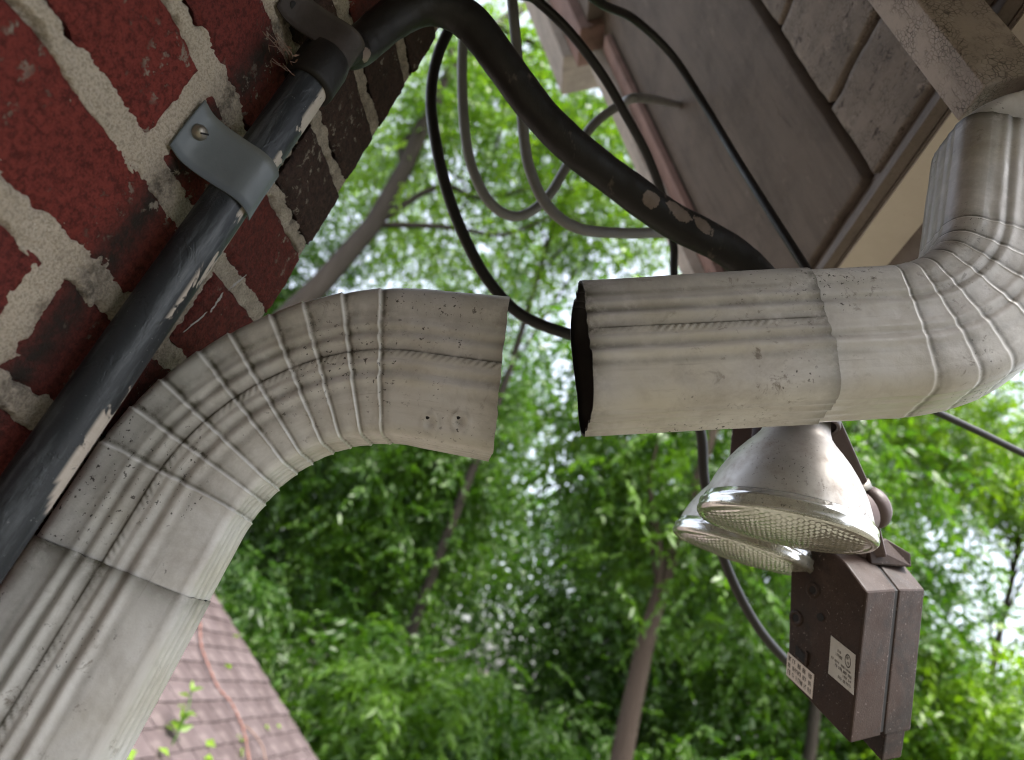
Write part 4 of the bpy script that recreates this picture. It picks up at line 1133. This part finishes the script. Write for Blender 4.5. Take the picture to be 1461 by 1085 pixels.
# low shrubs under the trees
for (x_, y_, r_, lf, txt) in ((-4.2, 9.6, 1.5, LEAF_D, 'dark low shrub growing beside the shingle roof edge'), (-1.5, 9.4, 1.9, LEAF_M, 'green shrub under the trees below the gap'),
                          (0.2, 10.0, 1.6, LEAF_D, 'dark shrub behind the slim tree trunk'), (2.4, 9.4, 1.5, LEAF_M, 'green shrub under the floodlight bulbs'),
                          (4.8, 9.2, 1.7, LEAF_L, 'light green shrub beneath the sensor tab'), (7.0, 10.0, 1.7, LEAF_L, 'lime shrub at the bottom far corner'),
                          (3.7, 10.4, 1.8, LEAF_M, 'rounded green shrub behind the loose wire, left of the sensor'), (-0.75, 8.9, 1.6, LEAF_M, 'mid green shrub in the middle, beside the slim trunk')):
    tree('shrub', (x_, y_, -3.05), (x_, y_, -1.6), 0.06, ((x_, y_, -1.4), (r_, r_, 1.7)), 46, 20, None, txt, lf, BARK, 'shrub', group='shrubs under the trees', clump_r=0.34, limbs=6, low=-0.6)

# the far wood: one mass of leaves closing the view behind the trees
nf = 60000
fx = RNG.uniform(-34, 30, nf); fy = RNG.uniform(25, 33, nf)
top_ = 6.5 + 3.0 * fbm(fx / 5, fx * 0 + 2, 9) 
fz = -3.6 + (top_ + 3.6) * RNG.uniform(0, 1, nf) ** 0.9
fz = fz + 0.8 * fbm(fx * 0.8, fz * 0.8, 12)
C = np.stack([fx, fy, fz], 1)
fw_ = leaves_mesh('far_wood', C, RNG.normal(size=(nf, 3)) + np.array([0, 0, -0.4]), RNG.uniform(0.3, 0.6, nf), RNG.uniform(0.08, 0.15, nf), np.clip(0.5 + 0.5 * fbm(fx, fz, 14) + RNG.uniform(-.3, .3, nf), 0, 1), LEAF_D, None, kind='stuff')
# unseen belt of leaves added behind the camera to cut low sky light
na = 22000
aa = RNG.uniform(math.radians(-140), math.radians(-38), na); ra = RNG.uniform(13, 18, na)
ta = 7.0 + 2.0 * fbm(aa * 6, aa * 0 + 5, 21)
C = np.stack([ra * np.cos(aa), ra * np.sin(aa), -3.2 + (ta + 3.2) * RNG.uniform(0, 1, na) ** 0.85], 1)
gw = leaves_mesh('sky_block_wood', C, RNG.normal(size=(na, 3)) + np.array([0, 0, -0.4]), RNG.uniform(0.35, 0.7, na), RNG.uniform(0.09, 0.17, na), np.clip(RNG.uniform(0, 1, na), 0, 1), LEAF_D, None, kind='stuff')
gw['label'] = 'unseen green wood added behind the camera to cut low sky light'
fw_['label'] = 'far off green wood closing the view behind the trees'

# sprig on the lower roof, scraps of leaf
sp = thing('sprig', onroof(243, 1062, .01), 'bright green leafy sprig sticking up from the shingle roof', 'sprig')
b_ = onroof(243, 1068, .0); t_ = onroof(232, 1018, .16)
tube('stem', catmull([b_, (b_ + t_) / 2 + RN * 0.03, t_], 5), 0.004, LEAF_L, sp, 5)
n = 16
tt = RNG.uniform(0.25, 1.0, n)[:, None]
C = b_ + (t_ - b_) * tt; Dv = RNG.normal(size=(n, 3)) + RN * 0.8
leaves_mesh('leaf', C, Dv, RNG.uniform(0.05, 0.09, n), RNG.uniform(0.012, 0.02, n), RNG.uniform(0.4, 0.9, n), LEAF_L, sp)
pts = [onroof(px, py, .015) for px, py in ((318, 950), (375, 1038), (398, 1040), (290, 1060), (222, 1070), (345, 1058), (175, 1078), (180, 1072), (340, 1072), (338, 912), (300, 1085))]
C = np.array(pts); n = len(C)
sc_ = leaves_mesh('fallen_leaves', C, RNG.normal(size=(n, 3)) * np.array([1, 1, .2]), RNG.uniform(0.06, 0.11, n), RNG.uniform(0.016, 0.03, n), RNG.uniform(0.8, 1, n), LEAF_L, None, kind='stuff')
sc_['label'] = 'scattered pale green leaf scraps lying on the shingle roof'
